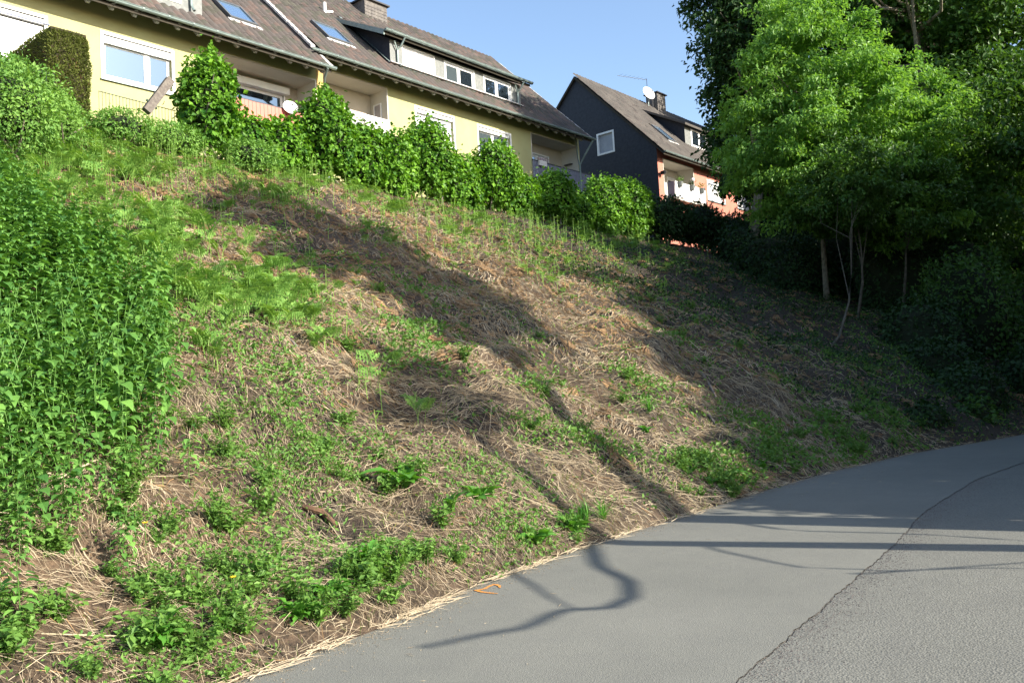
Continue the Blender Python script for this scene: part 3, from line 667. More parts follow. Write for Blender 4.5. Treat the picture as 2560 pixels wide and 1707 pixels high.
# ---- things on the houses
def dish(name, loc, r, label, face=(-.3, -1, .35), pole=.5):
    o = thing(name, loc, label, 'satellite dish', 'satellite dishes')
    f = np.array(face, float); f /= np.linalg.norm(f); u = np.cross(f, [0, 0, 1]); u /= np.linalg.norm(u); v = np.cross(u, f)
    th = np.linspace(0, 2 * np.pi, 24, endpoint=False); V = []; q = []
    for k, rr in enumerate((0.02, .4, .75, 1.0)):
        for a in th: V.append(f * (rr * rr * r * .22) + (u * math.cos(a) + v * math.sin(a)) * r * rr + np.array(loc) + np.array([0, 0, pole]))
    for k in range(3):
        for j in range(24): q.append((k * 24 + j, k * 24 + (j + 1) % 24, (k + 1) * 24 + (j + 1) % 24, (k + 1) * 24 + j))
    part('reflector', V, [q], mat('dish_paint', (0.72, 0.71, 0.69), (0.64, 0.63, 0.61), 3, .5), o, smooth=True)
    c = np.array(loc) + np.array([0, 0, pole])
    Geo().tube([c - v * r * .9, c + f * r * .9 - v * .15 * r], .012, 5).part('feed_arm', M_darkiron, o)
    Geo().tube([c + f * r * .85 - v * .15 * r, c + f * r * 1.0 - v * .1 * r], .035, 6).part('receiver', mat('receiver_grey', (.3, .3, .3), None, 4), o)
    Geo().tube([np.array(loc), c - f * .04], .022, 6).part('mast', M_zinc, o)
dish('satellite_dish', (17.36, 24.82, 11.55), .27, 'small white satellite dish on the red balcony railing', pole=.48)
dish('satellite_dish', (50.2, 30.0, 20.7), .50, 'large pale satellite dish on the ridge beside the chimney of the dark-gabled house', pole=.95)
o = thing('antenna', (50.3, 30.1, 20.7), 'thin horizontal aerial above the ridge of the dark-gabled house', 'antenna')
Geo().tube([(50.3, 30.1, 20.7), (50.3, 30.1, 22.75)], .02, 5).part('mast', M_darkiron, o)
Geo().tube([(50.35, 30.1, 22.7), (47.9, 30.9, 22.62)], .014, 5).part('boom', M_darkiron, o)
for k in range(7):
    x = 50.1 - k * .33; Geo().tube([(x, 29.95 + k * .11, 22.7), (x, 30.35 + k * .11, 22.68)], .007, 4).part('rod', M_darkiron, o)
o = thing('wall_lamp', (42.55, 24.93, 13.8), 'dark wall lamp at the corner of the salmon house', 'lamp')
Geo().tube([(42.6, 25.0, 13.8), (42.6, 24.8, 13.86)], .02, 5).part('bracket', M_darkiron, o)
Geo().tube([(42.6, 24.78, 13.92), (42.6, 24.78, 13.86), (42.6, 24.78, 13.70)], [.05, .2, .12], 9).part('shade', M_darkiron, o)
for k, (x, lab) in enumerate(((43.79, 'grey planter with pale plant at the left end of the white balcony'), (45.2, 'grey planter with round white bloom in the middle of the white balcony'), (46.4, 'grey planter with low dark plant at the right end of the white balcony'))):
    o = thing('planter', (x, 24.42, 13.1), lab, 'planter', 'planters on the white balcony')
    Geo().tube([(x, 24.42, 13.06), (x, 24.42, 13.12), (x, 24.42, 13.34), (x, 24.42, 13.36)], [.09, .13, .19, .18], 10).part('pot', M_terra, o)
    P = rv(60) * [.13, .10, .08] + [x, 24.42, 13.52]; v, t_ = leaves(P, rv(60) + [0, 0, .6], rv(60), .12, .05); part('foliage', v, [t_], L_weed if k != 1 else L_shrub, o, tint=rng.random(240))
    if k == 1:
        th = np.linspace(0, np.pi, 7); Geo().tube([(x + .05, 24.38, 13.70 - .13 * math.cos(a)) for a in th], [max(.01, .13 * math.sin(a)) for a in th], 10).part('bloom', M_bloom, o)
o = thing('flower_box', (32.3, 25.4, 12.8), 'pinkish flower box standing behind the slatted balcony rail', 'flower box')
Geo().box(32.0, 32.6, 25.42, 25.5, 12.6, 12.86).part('box', M_pale, o)
P = np.stack([rng.uniform(32, 32.65, 80), rng.uniform(25.38, 25.52, 80), rng.uniform(12.84, 13.0, 80)], 1); v, t_ = leaves(P, rv(80) + [0, 0, .5], rv(80), .08, .05)
part('flowers', v, [t_], leafmat('pink_flower', (0.55, 0.40, 0.5), (0.75, 0.65, 0.7), .2), o, tint=rng.random(320))
# ================================================================ vegetation
def tri_leaf_plant():
    pass
def crown_leaves(C, R, n_spray, per, L, Wd, seed, gap=-.1, droop=.5, bias=.45, freq=.55, spread=.28, clump_r=.75):
    """leaf sprays spread through an uneven ellipsoid volume; clumps and gaps come from low-frequency noise"""
    r = np.random.default_rng(seed); C = np.asarray(C, float); R = np.asarray(R, float)
    K = max(8, n_spray // 20); N = K * 3; d = norm(r.normal(size=(N, 3))); rr = r.random(N) ** bias
    out = 1 + .20 * hash3(d * 2.2, seed, 1.0) + .10 * hash3(d * 5, seed + 1, 1.0)      # uneven outline
    P = d * (rr * out)[:, None]
    keep = hash3(P * R, seed + 2, freq) + .35 * hash3(P * R, seed + 3, freq * 3) > gap
    P = P[keep][:K]; d = d[keep][:K]; K = len(P)
    cr = clump_r * r.uniform(.6, 1.4, K)                                                # each bough is a flattened clump
    ki = r.integers(K, size=n_spray); q = norm(r.normal(size=(n_spray, 3))); q[:, 2] = np.abs(q[:, 2]) * .75 - .12
    q *= (r.random(n_spray) ** .4)[:, None] * [1, 1, .6]
    P = P[ki] + q * cr[ki][:, None] / R * 1.0; d = norm(d[ki] + q * .8); n = n_spray
    Pw = P * R + C
    tw = norm(d * [1, 1, .6] + r.normal(size=(n, 3)) * .5 + [0, 0, -.15 * droop])      # twig direction
    k = np.linspace(0, 1, per)
    base = Pw[:, None] + tw[:, None] * (k[None, :, None] * spread * 1.6) + r.normal(size=(n, per, 3)) * spread * .42
    D = tw[:, None] * .6 + r.normal(size=(n, per, 3)) * .7 + np.array([0, 0, -droop * .7])
    Nn = np.array([0, 0, 1.0]) + d[:, None] * .5 + r.normal(size=(n, per, 3)) * .55
    sz = r.uniform(.65, 1.25, n * per)
    v, t = leaves(base.reshape(-1, 3), D.reshape(-1, 3), Nn.reshape(-1, 3), L * sz, Wd * sz)
    clump = np.repeat(np.clip(.5 + .5 * hash3(Pw, seed + 5, 1.2), 0, 1), per)
    tint = np.clip(.25 + .4 * clump + r.normal(0, .16, n * per), 0, 1)
    return v, t, np.repeat(tint, 4), Pw
def limbs(g, path, C, R, rad0, n, seed, k=6):
    r = np.random.default_rng(seed); path = np.asarray(path, float); C = np.asarray(C, float); R = np.asarray(R, float)
    for i in range(n):
        f = r.uniform(.5, 1.0); q = f * (len(path) - 1); j = min(int(q), len(path) - 2); st = path[j] + (path[j + 1] - path[j]) * (q - j)
        e = C + norm(r.normal(size=(1, 3)))[0] * R * r.uniform(.45, .85); e[2] = max(e[2], st[2] + .3)
        mid = (st + e) / 2 + r.normal(size=3) * .2 + [0, 0, -.2]
        g.tube([st, mid, e], [rad0 * (1.1 - f * .6), rad0 * .35, rad0 * .08], k)
def tree(name, base, C, R, trunk_r, leaf_m, n_spray, per, L, Wd, seed, label, cat='tree', group=None, bark=None, path=None, n_limb=14, crown_parts=None, **kw):
    base = (base[0], base[1], float(gz(base[0], base[1])) - .1) if len(base) == 2 else base
    o = thing(name, base, label, cat, group); r = np.random.default_rng(seed)
    top = np.array([C[0], C[1], C[2] + R[2] * .55])
    if path is None:
        b_ = np.array(base); path = [b_ + (top - b_) * f + np.append(r.normal(size=2) * .12 * (f > 0) * (f < 1), 0) for f in np.linspace(0, 1, 7)]
    path = np.asarray(path, float)
    g = Geo().tube(path, np.linspace(trunk_r, trunk_r * .22, len(path)), 10); g.part('trunk', bark or M_bark, o, smooth=True)
    g = Geo(); limbs(g, path, C, R, trunk_r * .45, n_limb, seed + 9); g.part('branches', bark or M_bark, o)
    Vs, Ts, Ti = [], [], []; n = 0
    for j, (c, rr_, fr) in enumerate(crown_parts or [(C, R, 1.0)]):
        v, t, ti, _ = crown_leaves(c, rr_, int(n_spray * fr), per, L, Wd, seed + j * 17, **kw)
        Vs.append(v); Ts.append(t + n); Ti.append(ti); n += len(v)
    part('crown', np.concatenate(Vs), [np.concatenate(Ts)], leaf_m, o, tint=np.concatenate(Ti))
    return o

# trees in view, right-hand side
tree('ash_tree', (30.4, 11.4), (29.3, 10.8, 9.9), (4.1, 3.6, 4.6), .13, L_ash, 8000, 9, .17, .085, 11,
     'bright light green ash tree on the bank with a slim pale trunk', n_limb=22,
     path=[(30.4, 11.4, float(gz(30.4, 11.4)) - .1), (30.3, 11.35, 4.6), (30.2, 11.3, 6.0), (29.8, 11.1, 7.6), (29.5, 10.9, 9.5), (29.4, 10.8, 12.8)],
     crown_parts=[((29.0, 10.8, 10.6), (2.9, 2.8, 3.9), .42), ((30.9, 9.7, 9.2), (2.6, 2.4, 3.2), .3), ((28.2, 11.8, 9.4), (2.2, 2.2, 2.7), .16), ((32.0, 9.3, 7.6), (2.3, 2.2, 2.4), .15), ((32.6, 8.7, 10.0), (1.9, 1.9, 2.4), .13), ((28.6, 10.9, 13.4), (1.7, 1.7, 1.9), .08)], gap=-.42, droop=.8, bias=.4, freq=.8, spread=.16, clump_r=.62)
tree('ash_tree', (27.8, 9.6), (28.7, 9.9, 7.9), (1.6, 1.5, 1.6), .065, L_mid, 1300, 8, .16, .08, 12, 'thin forked young tree with a pale trunk right of the ash trunk',
     path=[(27.8, 9.6, float(gz(27.8, 9.6)) - .1), (27.9, 9.5, 3.4), (28.3, 9.4, 4.6), (28.4, 9.4, 5.6), (28.6, 9.6, 8.2)], n_limb=4, bark=mat('slim_bark', (0.13, 0.115, 0.09), (0.07, 0.062, 0.05), 9, .9, .15, .6, 22), spread=.14, clump_r=.4)
tree('ash_tree', (23.75, 8.9), (26.3, 8.7, 7.4), (1.4, 1.4, 1.4), .05, L_mid, 1000, 8, .16, .08, 13, 'thin sapling leaning right across the other pale trunks',
     path=[(23.75, 8.9, float(gz(23.75, 8.9)) - .1), (24.2, 8.8, 2.7), (24.9, 8.7, 3.7), (25.4, 8.7, 4.8), (25.9, 8.7, 7.2)], n_limb=4, bark=mat('slim_bark', (0.13, 0.115, 0.09), (0.07, 0.062, 0.05), 9, .9, .15, .6, 22), spread=.14, clump_r=.4)
tree('ash_tree', (29.6, 8.9), (30.6, 8.5, 7.4), (1.7, 1.5, 1.6), .08, L_mid, 1400, 8, .16, .08, 14, 'thin shaded trunk standing rightmost of the slim trunks',
     path=[(29.6, 8.9, float(gz(29.6, 8.9)) - .1), (29.9, 8.7, 3.6), (30.2, 8.6, 5.0), (30.4, 8.5, 6.8)], n_limb=4, bark=mat('slim_bark', (0.13, 0.115, 0.09), (0.07, 0.062, 0.05), 9, .9, .15, .6, 22), spread=.14, clump_r=.4)
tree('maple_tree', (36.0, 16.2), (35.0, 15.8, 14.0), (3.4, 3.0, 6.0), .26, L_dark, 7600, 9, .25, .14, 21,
     'tall dark maple tree with drooping edge against the sky, left behind the ash', n_limb=26, gap=-.16, droop=.9, bias=.45, freq=.65, spread=.36,
     crown_parts=[((35.2, 15.9, 18.2), (2.3, 2.3, 5.0), .36), ((37.0, 16.4, 13.4), (2.0, 2.2, 3.6), .20), ((38.6, 15.2, 16.0), (3.2, 2.8, 7.0), .44)], clump_r=.8)
tree('maple_tree', (37.6, 9.6), (36.6, 9.2, 14.6), (6.0, 5.2, 9.0), .36, L_mid, 10500, 9, .25, .14, 31,
     'big dark leafy tree filling the upper right corner', n_limb=30, gap=-.14, droop=.5, bias=.42, freq=.5, spread=.42,
     crown_parts=[((38.6, 9.4, 16.5), (3.5, 3.8, 8.4), .38), ((39.4, 8.4, 12.2), (4.2, 4.0, 6.4), .26), ((36.2, 7.2, 8.6), (2.8, 2.8, 4.0), .16), ((40.5, 9.5, 17), (4, 4, 7), .2)])
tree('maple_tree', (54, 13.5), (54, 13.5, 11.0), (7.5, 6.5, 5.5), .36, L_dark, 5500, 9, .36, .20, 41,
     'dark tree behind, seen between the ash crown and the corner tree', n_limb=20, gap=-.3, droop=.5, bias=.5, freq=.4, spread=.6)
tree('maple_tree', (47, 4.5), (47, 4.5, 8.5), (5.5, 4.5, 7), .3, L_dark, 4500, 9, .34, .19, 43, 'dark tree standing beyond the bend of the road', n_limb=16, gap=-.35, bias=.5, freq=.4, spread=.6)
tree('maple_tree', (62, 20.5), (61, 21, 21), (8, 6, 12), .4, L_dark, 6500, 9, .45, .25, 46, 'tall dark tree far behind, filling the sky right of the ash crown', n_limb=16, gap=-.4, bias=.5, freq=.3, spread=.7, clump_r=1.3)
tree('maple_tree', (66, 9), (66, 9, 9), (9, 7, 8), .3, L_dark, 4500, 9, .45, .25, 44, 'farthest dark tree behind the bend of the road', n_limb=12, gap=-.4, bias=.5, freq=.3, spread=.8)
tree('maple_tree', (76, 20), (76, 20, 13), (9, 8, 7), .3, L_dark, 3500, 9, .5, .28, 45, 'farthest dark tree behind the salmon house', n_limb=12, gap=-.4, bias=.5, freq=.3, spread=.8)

def shrub(name, C, R, leaf_m, n, L, Wd, seed, label, group=None, cat='shrub', dark_core=True, shape=2.0, gap=-.6, droopy=.5, core=.80):
    """dense bush: leaves lie in a thick shell around an uneven body, stems inside"""
    C = np.asarray(C, float); R = np.asarray(R, float); r = np.random.default_rng(seed)
    zb = float(gz(C[0], C[1])); o = thing(name, (C[0], C[1], zb), label, cat, group)
    d = norm(r.normal(size=(int(n * 1.7), 3)))
    if shape > 2: # squarer
        d = d / (np.abs(d) ** shape).sum(1)[:, None] ** (1 / shape)
    bump = 1 + .17 * hash3(d * 2.6, seed, 1.2) + .13 * hash3(d * 7, seed + 1, 1.0)
    P = d * bump[:, None] * (r.random(len(d)) ** .22 * (1 + (r.random(len(d)) < .06) * r.uniform(0, .28, len(d))))[:, None]
    k = (hash3(P * R, seed + 2, 2.4) + .3 * r.normal(size=len(P)) > gap); P = P[k][:n]; dd = d[k][:n]; m = len(P)
    Pw = P * R + C
    ok = Pw[:, 2] > gz(Pw[:, 0], Pw[:, 1]) - .05; Pw = Pw[ok]; dd = dd[ok]; m = len(Pw)
    D = dd * .45 + r.normal(size=(m, 3)) * .55 + [0, 0, -droopy]; Nn = dd + r.normal(size=(m, 3)) * .45 + [0, 0, .35]
    sz = r.uniform(.6, 1.3, m); v, t = leaves(Pw, D, Nn, L * sz, Wd * sz, .2)
    clump = np.clip(.5 + .5 * hash3(Pw, seed + 4, 3.0), 0, 1)
    tint = np.clip(.15 + .5 * clump + r.normal(0, .18, m), 0, 1)
    part('foliage', v, [t], leaf_m, o, tint=np.repeat(tint, 4))
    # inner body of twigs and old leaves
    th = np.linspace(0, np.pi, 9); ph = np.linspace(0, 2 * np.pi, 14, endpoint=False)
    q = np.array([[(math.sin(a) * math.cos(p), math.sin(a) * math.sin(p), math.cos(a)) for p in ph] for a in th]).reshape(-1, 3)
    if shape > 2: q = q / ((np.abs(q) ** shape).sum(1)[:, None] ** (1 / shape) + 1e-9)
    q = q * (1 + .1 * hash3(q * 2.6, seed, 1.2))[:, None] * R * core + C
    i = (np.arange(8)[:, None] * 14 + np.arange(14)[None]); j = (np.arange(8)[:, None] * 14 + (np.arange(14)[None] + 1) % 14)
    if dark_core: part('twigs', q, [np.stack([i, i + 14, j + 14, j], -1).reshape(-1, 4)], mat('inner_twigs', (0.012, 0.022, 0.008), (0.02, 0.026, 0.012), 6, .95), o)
    g = Geo()
    for k in range(5):
        a = C + np.append(r.normal(size=2) * R[:2] * .25, 0); a[2] = zb - .1
        e = C + r.normal(size=3) * R * .45; g.tube([a, (a + e) / 2 + r.normal(size=3) * .08, e], [.035, .025, .01], 5)
    g.part('stem', M_bark, o)
    return o
# ivy grown over the fence posts along the crest
ivy = [(11.62, 20.3, 9.72, .78, .75, 1.32, 'tall rounded ivy bush on the crest left of the red balcony'),
       (12.9, 20.5, 8.95, .8, .55, .75, 'low ivy bush below the left end of the red balcony'),
       (14.1, 20.5, 9.0, .95, .6, .85, 'low dark ivy bush below the dish on the red balcony'),
       (15.45, 20.3, 9.62, .88, .80, 1.22, 'tall rounded ivy bush between the red balcony and the pale balcony'),
       (17.0, 20.5, 9.45, 1.1, .65, 1.15, 'ivy bush under the pale boarded balcony'),
       (18.2, 20.4, 9.35, .8, .65, 1.15, 'ivy bush below the right end of the pale balcony'),
       (19.6, 20.3, 9.75, .95, .75, 1.35, 'rounded ivy bush hiding the lower left of the first window of the middle house'),
       (21.15, 20.5, 9.1, 1.1, .65, 1.15, 'lower ivy bush below the wall between the two windows'),
       (22.95, 20.3, 9.75, .98, .78, 1.30, 'rounded ivy bush under the second window of the middle house'),
       (24.6, 20.5, 9.0, 1.0, .65, 1.1, 'ivy bush left of the slatted balcony'),
       (26.35, 20.3, 9.45, 1.0, .78, 1.05, 'ivy bush in front of the slatted balcony'),
       (28.0, 20.5, 9.0, 1.0, .7, .90, 'small ivy bush under the right end of the slatted balcony'),
       (29.9, 20.3, 9.35, 1.15, .8, 1.25, 'bright ivy bush before the gap between the houses'),
       (31.9, 20.3, 9.4, 1.25, .8, 1.35, 'bright ivy bush left of the dark hedge')]
for k, (s, t, z, a, b_, c, lab) in enumerate(ivy):
    z -= .16 if 4 <= k <= 11 else 0; c *= .92 if 4 <= k <= 11 else 1
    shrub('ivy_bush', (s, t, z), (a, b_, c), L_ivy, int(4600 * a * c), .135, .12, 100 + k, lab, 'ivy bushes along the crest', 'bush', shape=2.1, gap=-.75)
dk = [(34.4, 20.0, 9.3, 1.5, .9, 1.0, 'dark clipped hedge below the white balcony'), (37.2, 19.8, 9.2, 1.5, 1.0, 1.1, 'dark bush below the salmon wall'),
      (40.2, 19.4, 8.9, 1.8, 1.2, 1.1, 'dark bush right of the salmon wall'), (43.6, 18.9, 8.8, 2.0, 1.5, 1.5, 'dark bush at the far end of the hedge line'),
      (36.5, 17.0, 7.5, 1.8, 1.6, 1.4, 'dark undergrowth on the upper bank left of the slim trunks'), (40.5, 15.0, 6.8, 2.4, 2.2, 2.0, 'dark undergrowth behind the slim trunks'),
      (45.0, 15.5, 8.0, 3.0, 2.5, 2.8, 'dark thicket behind the ash trunk'), (40, 9.5, 4.5, 2.8, 2.4, 2.5, 'dark thicket behind the rightmost slim trunk'),
      (45, 7.5, 4.5, 3.4, 3.0, 3.4, 'dark thicket under the corner tree'), (50, 17, 9.5, 4, 3, 4, 'dark thicket at the far end of the crest')]
for k, (s, t, z, a, b_, c, lab) in enumerate(dk):
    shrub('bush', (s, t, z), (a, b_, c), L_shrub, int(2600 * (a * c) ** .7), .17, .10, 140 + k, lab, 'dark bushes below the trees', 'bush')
rt = [(20.6, 5.75, .35, .9, .5, .55, L_shrub, 'dark low growth at the road edge beyond the lit patch'), (24.0, 5.6, .7, 1.3, .9, 1.0, L_shrub, 'dark low bush at the road edge before the bend'), (27.5, 4.7, 1.0, 1.5, 1.0, 1.3, L_shrub, 'dark bush overhanging the shaded road edge'), (31.0, 3.6, 1.3, 1.7, 1.2, 1.7, L_shrub, 'dark bush at the bend of the road'), (35, 2.4, 1.8, 2, 1.4, 2.2, L_shrub, 'dark bush at the far right above the road'), (32.6, 13.2, 5.6, 1.5, 1.3, 1.5, L_shrub, 'dark bush right behind the pale trunks'), (33.5, 14.8, 6.2, 1.8, 1.5, 1.6, L_shrub, 'dark bush below the maple crown'),
      (25.4, 6.7, 1.1, 1.3, 1.2, 1.5, L_shrub, 'dark bush nearest on the bank foot before the bend'), (27.6, 7.5, 2.1, 1.7, 1.5, 2.0, L_shrub, 'dark bush below the rightmost slim trunk'), (29.8, 6.9, 2.9, 1.9, 1.6, 2.3, L_mid, 'tall bush above the foot of the bank'), (33.0, 9.8, 4.9, 2.1, 1.9, 2.4, L_shrub, 'dark bush between slim trunks and the right edge'), (31.6, 12.9, 5.2, 1.5, 1.3, 1.4, L_shrub, 'small dark bush behind the ash trunk'), (35.5, 12.6, 6.3, 2.2, 2.0, 2.2, L_shrub, 'dark bush behind the pale trunks'), (38.0, 16.6, 7.6, 2.1, 1.8, 1.9, L_shrub, 'dark bush high on the bank left of the ash crown'), (22.9, 5.2, .35, .9, .5, .6, L_mid, 'low green growth at the road edge in the shade'),
      (33.6, 6.3, 2.7, 1.7, 1.6, 2.2, L_mid, 'bush with light patches by the bend of the road'), (30.6, 5.9, 1.9, 1.5, 1.3, 1.6, L_mid, 'low leafy bush at the foot of the bank before the bend'),
      (37.0, 5.0, 3.3, 2.2, 2.0, 2.9, L_mid, 'tall leafy bush at the right edge above the road'), (34.5, 8.2, 4.9, 2.0, 1.8, 1.9, L_mid, 'leafy bush right of the slim trunks'),
      (41.5, 2.6, 2.2, 2.6, 2.2, 2.8, L_shrub, 'dark bush where the road leaves the picture'), (37.5, 2.2, 1.2, 1.6, 1.2, 1.4, L_shrub, 'low dark bush at the far road edge')]
for k, (s, t, z, a, b_, c, mm, lab) in enumerate(rt):
    shrub('bush', (s, t, z), (a, b_, c), mm, int(2600 * (a * c) ** .75), .14, .085, 160 + k, lab, 'bushes by the bend', 'bush', shape=2.0, gap=-.25)
for k, (s, t, z, a, b_, c, lab) in enumerate([(6.3, 20.0, 8.65, .9, .8, .72, 'light green leafy bush at the left edge below the closed shutter'), (7.5, 20.2, 8.45, .75, .6, .55, 'low light green bush in front of the conifer hedge'), (5.8, 17.4, 7.5, 1.0, 1.0, .95, 'light green bush at the left edge above the nettles'), (6.9, 18.6, 7.85, .9, .8, .65, 'light green bush in the bracken left of the bar fence'), (9.2, 20.0, 8.5, .75, .5, .42, 'low light green growth at the foot of the conifer hedge'), (10.5, 20.1, 8.45, .9, .5, .45, 'low light green growth under the two-pane window'), (12.6, 19.8, 8.35, .8, .5, .42, 'low light green growth before the first ivy bush')]):
    shrub('bush', (s, t, z), (a, b_, c), L_fern, int(9500 * a * c), .085, .045, 180 + k, lab, 'light green bushes at the upper left', 'bush', shape=2.0, gap=-.65, droopy=.2, core=.6)
# clipped conifer hedge in front of house A
o = thing('conifer_hedge', (8.6, 23, 8.3), 'tall square-clipped olive conifer hedge before the leftmost window', 'hedge')
r = np.random.default_rng(5); n_ = 26000
u_, v_, w_ = r.random(n_), r.random(n_), r.random(n_); side = r.choice(5, n_, p=[.24, .33, .33, .05, .05])
x0, x1, y0, y1, z0, z1 = 8.12, 9.12, 21.4, 25.2, 8.2, 11.28
P = np.stack([x0 + u_ * (x1 - x0), y0 + v_ * (y1 - y0), z0 + w_ * (z1 - z0)], 1); Nn = np.zeros((n_, 3))
for k, (ax, val, s_) in enumerate(((1, y0, -1), (0, x0, -1), (0, x1, 1), (2, z1, 1), (1, y1, 1))):
    q = side == k; P[q, ax] = val - s_ * np.abs(r.normal(0, .05, q.sum())); Nn[q, ax] = s_
c_ = (P - [8.62, 23.3, 9.7]) / [.5, 1.9, 1.55]; rr_ = (np.abs(c_) ** 9).sum(1) ** (1 / 9); P = [8.62, 23.3, 9.7] + c_ / np.maximum(rr_, 1)[:, None] * [.5, 1.9, 1.55]
P += Nn * (.05 * hash3(P, 9, 2.5))[:, None]
v, t = leaves(P, Nn * .7 + rv(n_) * .5 + [0, 0, .4], rv(n_) + Nn, r.uniform(.05, .10, n_), .028)
part('foliage', v, [t], L_thuja, o, tint=np.repeat(np.clip(.45 + .35 * hash3(P, 8, 3) + r.normal(0, .2, n_), 0, 1), 4))
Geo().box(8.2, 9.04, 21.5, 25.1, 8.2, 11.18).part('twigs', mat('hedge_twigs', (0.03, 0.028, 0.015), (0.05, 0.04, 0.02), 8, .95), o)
# metal bar fences
def barfence(s0, s1, t, z0, z1, z1b, lab):
    o = thing('metal_fence', ((s0 + s1) / 2, t, z0), lab, 'fence', 'green bar fences on the crest')
    for f in (1.0, .5, .06):
        a, b2 = z0 + (z1 - z0) * f, z0 + (z1b - z0) * f; Geo().tube([(s0, t, a), (s1, t, b2)], .011, 5).part('rail', M_iron, o)
    x = s0
    while x <= s1:
        zt = z1 + (z1b - z1) * (x - s0) / (s1 - s0); Geo().tube([(x, t, z0), (x, t, zt + .02)], .0065, 4).part('bar', M_iron, o); x += .085
barfence(9.1, 11.1, 21.0, 8.35, 9.62, 9.55, 'thin green metal bar fence right of the conifer hedge')
barfence(7.55, 8.08, 21.0, 8.35, 9.80, 9.78, 'short green metal railing left of the conifer hedge')
# leaning post
o = thing('wooden_post', (9.8, 20, 8.7), 'thick weathered post leaning right in the ferns on the crest', 'post')
a = np.array([9.80, 20.0, 9.0]); b2 = np.array([10.42, 19.95, 9.93]); d = norm((b2 - a)[None])[0]; u = np.cross(d, [0, 1, 0]); vv = np.cross(d, u)
cs = [u * .10 + vv * .09, u * .10 - vv * .09, -u * .10 - vv * .09, -u * .10 + vv * .09]
part('beam', [a + c for c in cs] + [b2 + c for c in cs], [[(0, 1, 5, 4), (1, 2, 6, 5), (2, 3, 7, 6), (3, 0, 4, 7), (4, 5, 6, 7), (3, 2, 1, 0)]], M_wood, o)
Geo().tube([a + d * .25 - u * .16, a + d * .25 + u * .16], .03, 6).part('bolt', M_iron, o)
# ---------------------------------------------------------------- ground cover
CAM = np.array([0., 0., 1.6])
def sample_bank(n, power=1.3, smax=34, tmin=-.002, tmax=20.6, seed=1):
    r = np.random.default_rng(seed); m = n * 6
    s = r.uniform(.5, smax, m); t = foot(s) + r.uniform(tmin, 1, m) * (tmax - foot(s))
    d = np.hypot(s, t); keep = r.random(m) < np.clip((7.0 / d) ** power, 0, 1) 
    # inside the camera's view only (the rest of the bank shows nothing)
    x = s * XD[0] + t * ND[0]; y = s * XD[1] + t * ND[1]; keep &= (y > 1) & (np.abs(x / np.maximum(y, .1)) < .78)
    return s[keep][:n], t[keep][:n]
def ell(s, t, items):
    m = np.zeros_like(s)
    for cs, ct, rs, rt_, w in items: m = np.maximum(m, w * np.exp(-(((s - cs) / rs) ** 2 + ((t - ct) / rt_) ** 2) ** 1.5))
    return m
FERN = [(7.2, 17.5, 2.4, 3.4, 1), (10.5, 19.0, 2.8, 1.9, 1), (13.5, 19.2, 2.5, 1.5, .95), (6.2, 12.2, 2.2, 3.2, .75), (8.2, 14.8, 1.7, 2.2, .6), (16.5, 18.8, 2.7, 1.3, .75), (18.5, 17.0, 3.2, 2.8, .85), (24.5, 17.5, 3.6, 2.4, .85), (11.5, 17.5, 1.8, 1.6, .7), (5.5, 15, 1.6, 3.5, 1), (29, 17.8, 2.5, 1.7, .55), (14.5, 15.4, 2, 1.6, .5), (8.0, 11.4, 1.0, 1.2, .6), (16.5, 14.0, 1.3, 1.5, .5), (20.5, 13.0, 2.0, 1.3, .3)]
WEED = [(2.0, 5.3, .8, .7, .95), (5.0, 8.8, 1.2, 1.4, .7), (5.9, 6.7, .9, .5, .8), (4.6, 7.0, .9, .7, .75), (3.6, 6.3, .9, .7, .8), (3.0, 5.6, .8, .4, .9), (4.6, 5.4, .9, .25, .7), (8.8, 6.9, .8, .5, .6), (7.5, 9.5, .7, .8, .4), (11.4, 6.0, 1.6, .45, .8), (14.5, 6.2, 2.2, .6, .7), (18.5, 6.2, 2.5, .8, .7), (6.6, 5.5, .8, .2, .7), (9.6, 10.2, 1.2, .8, .35), (12.3, 8.3, 1.5, 1.0, .3), (13.5, 7.6, 1.2, .8, .3), (5.2, 10.8, 1.1, 1.2, .7), (24, 7, 3, 2, .5)]
UNDER = lambda s, t: np.clip((s - 15 - .25 * (t - 5)) / 6, 0, 1)
BARE = [(13.2, 17.3, 1.1, 1.6, .9), (11.2, 14.3, 1.2, 1.8, .8), (4.9, 8.3, .9, .6, .3), (26, 12, 3.5, 3, .7), (19, 10, 3, 2, .4), (9.2, 8.3, 1.2, .8, .25)]
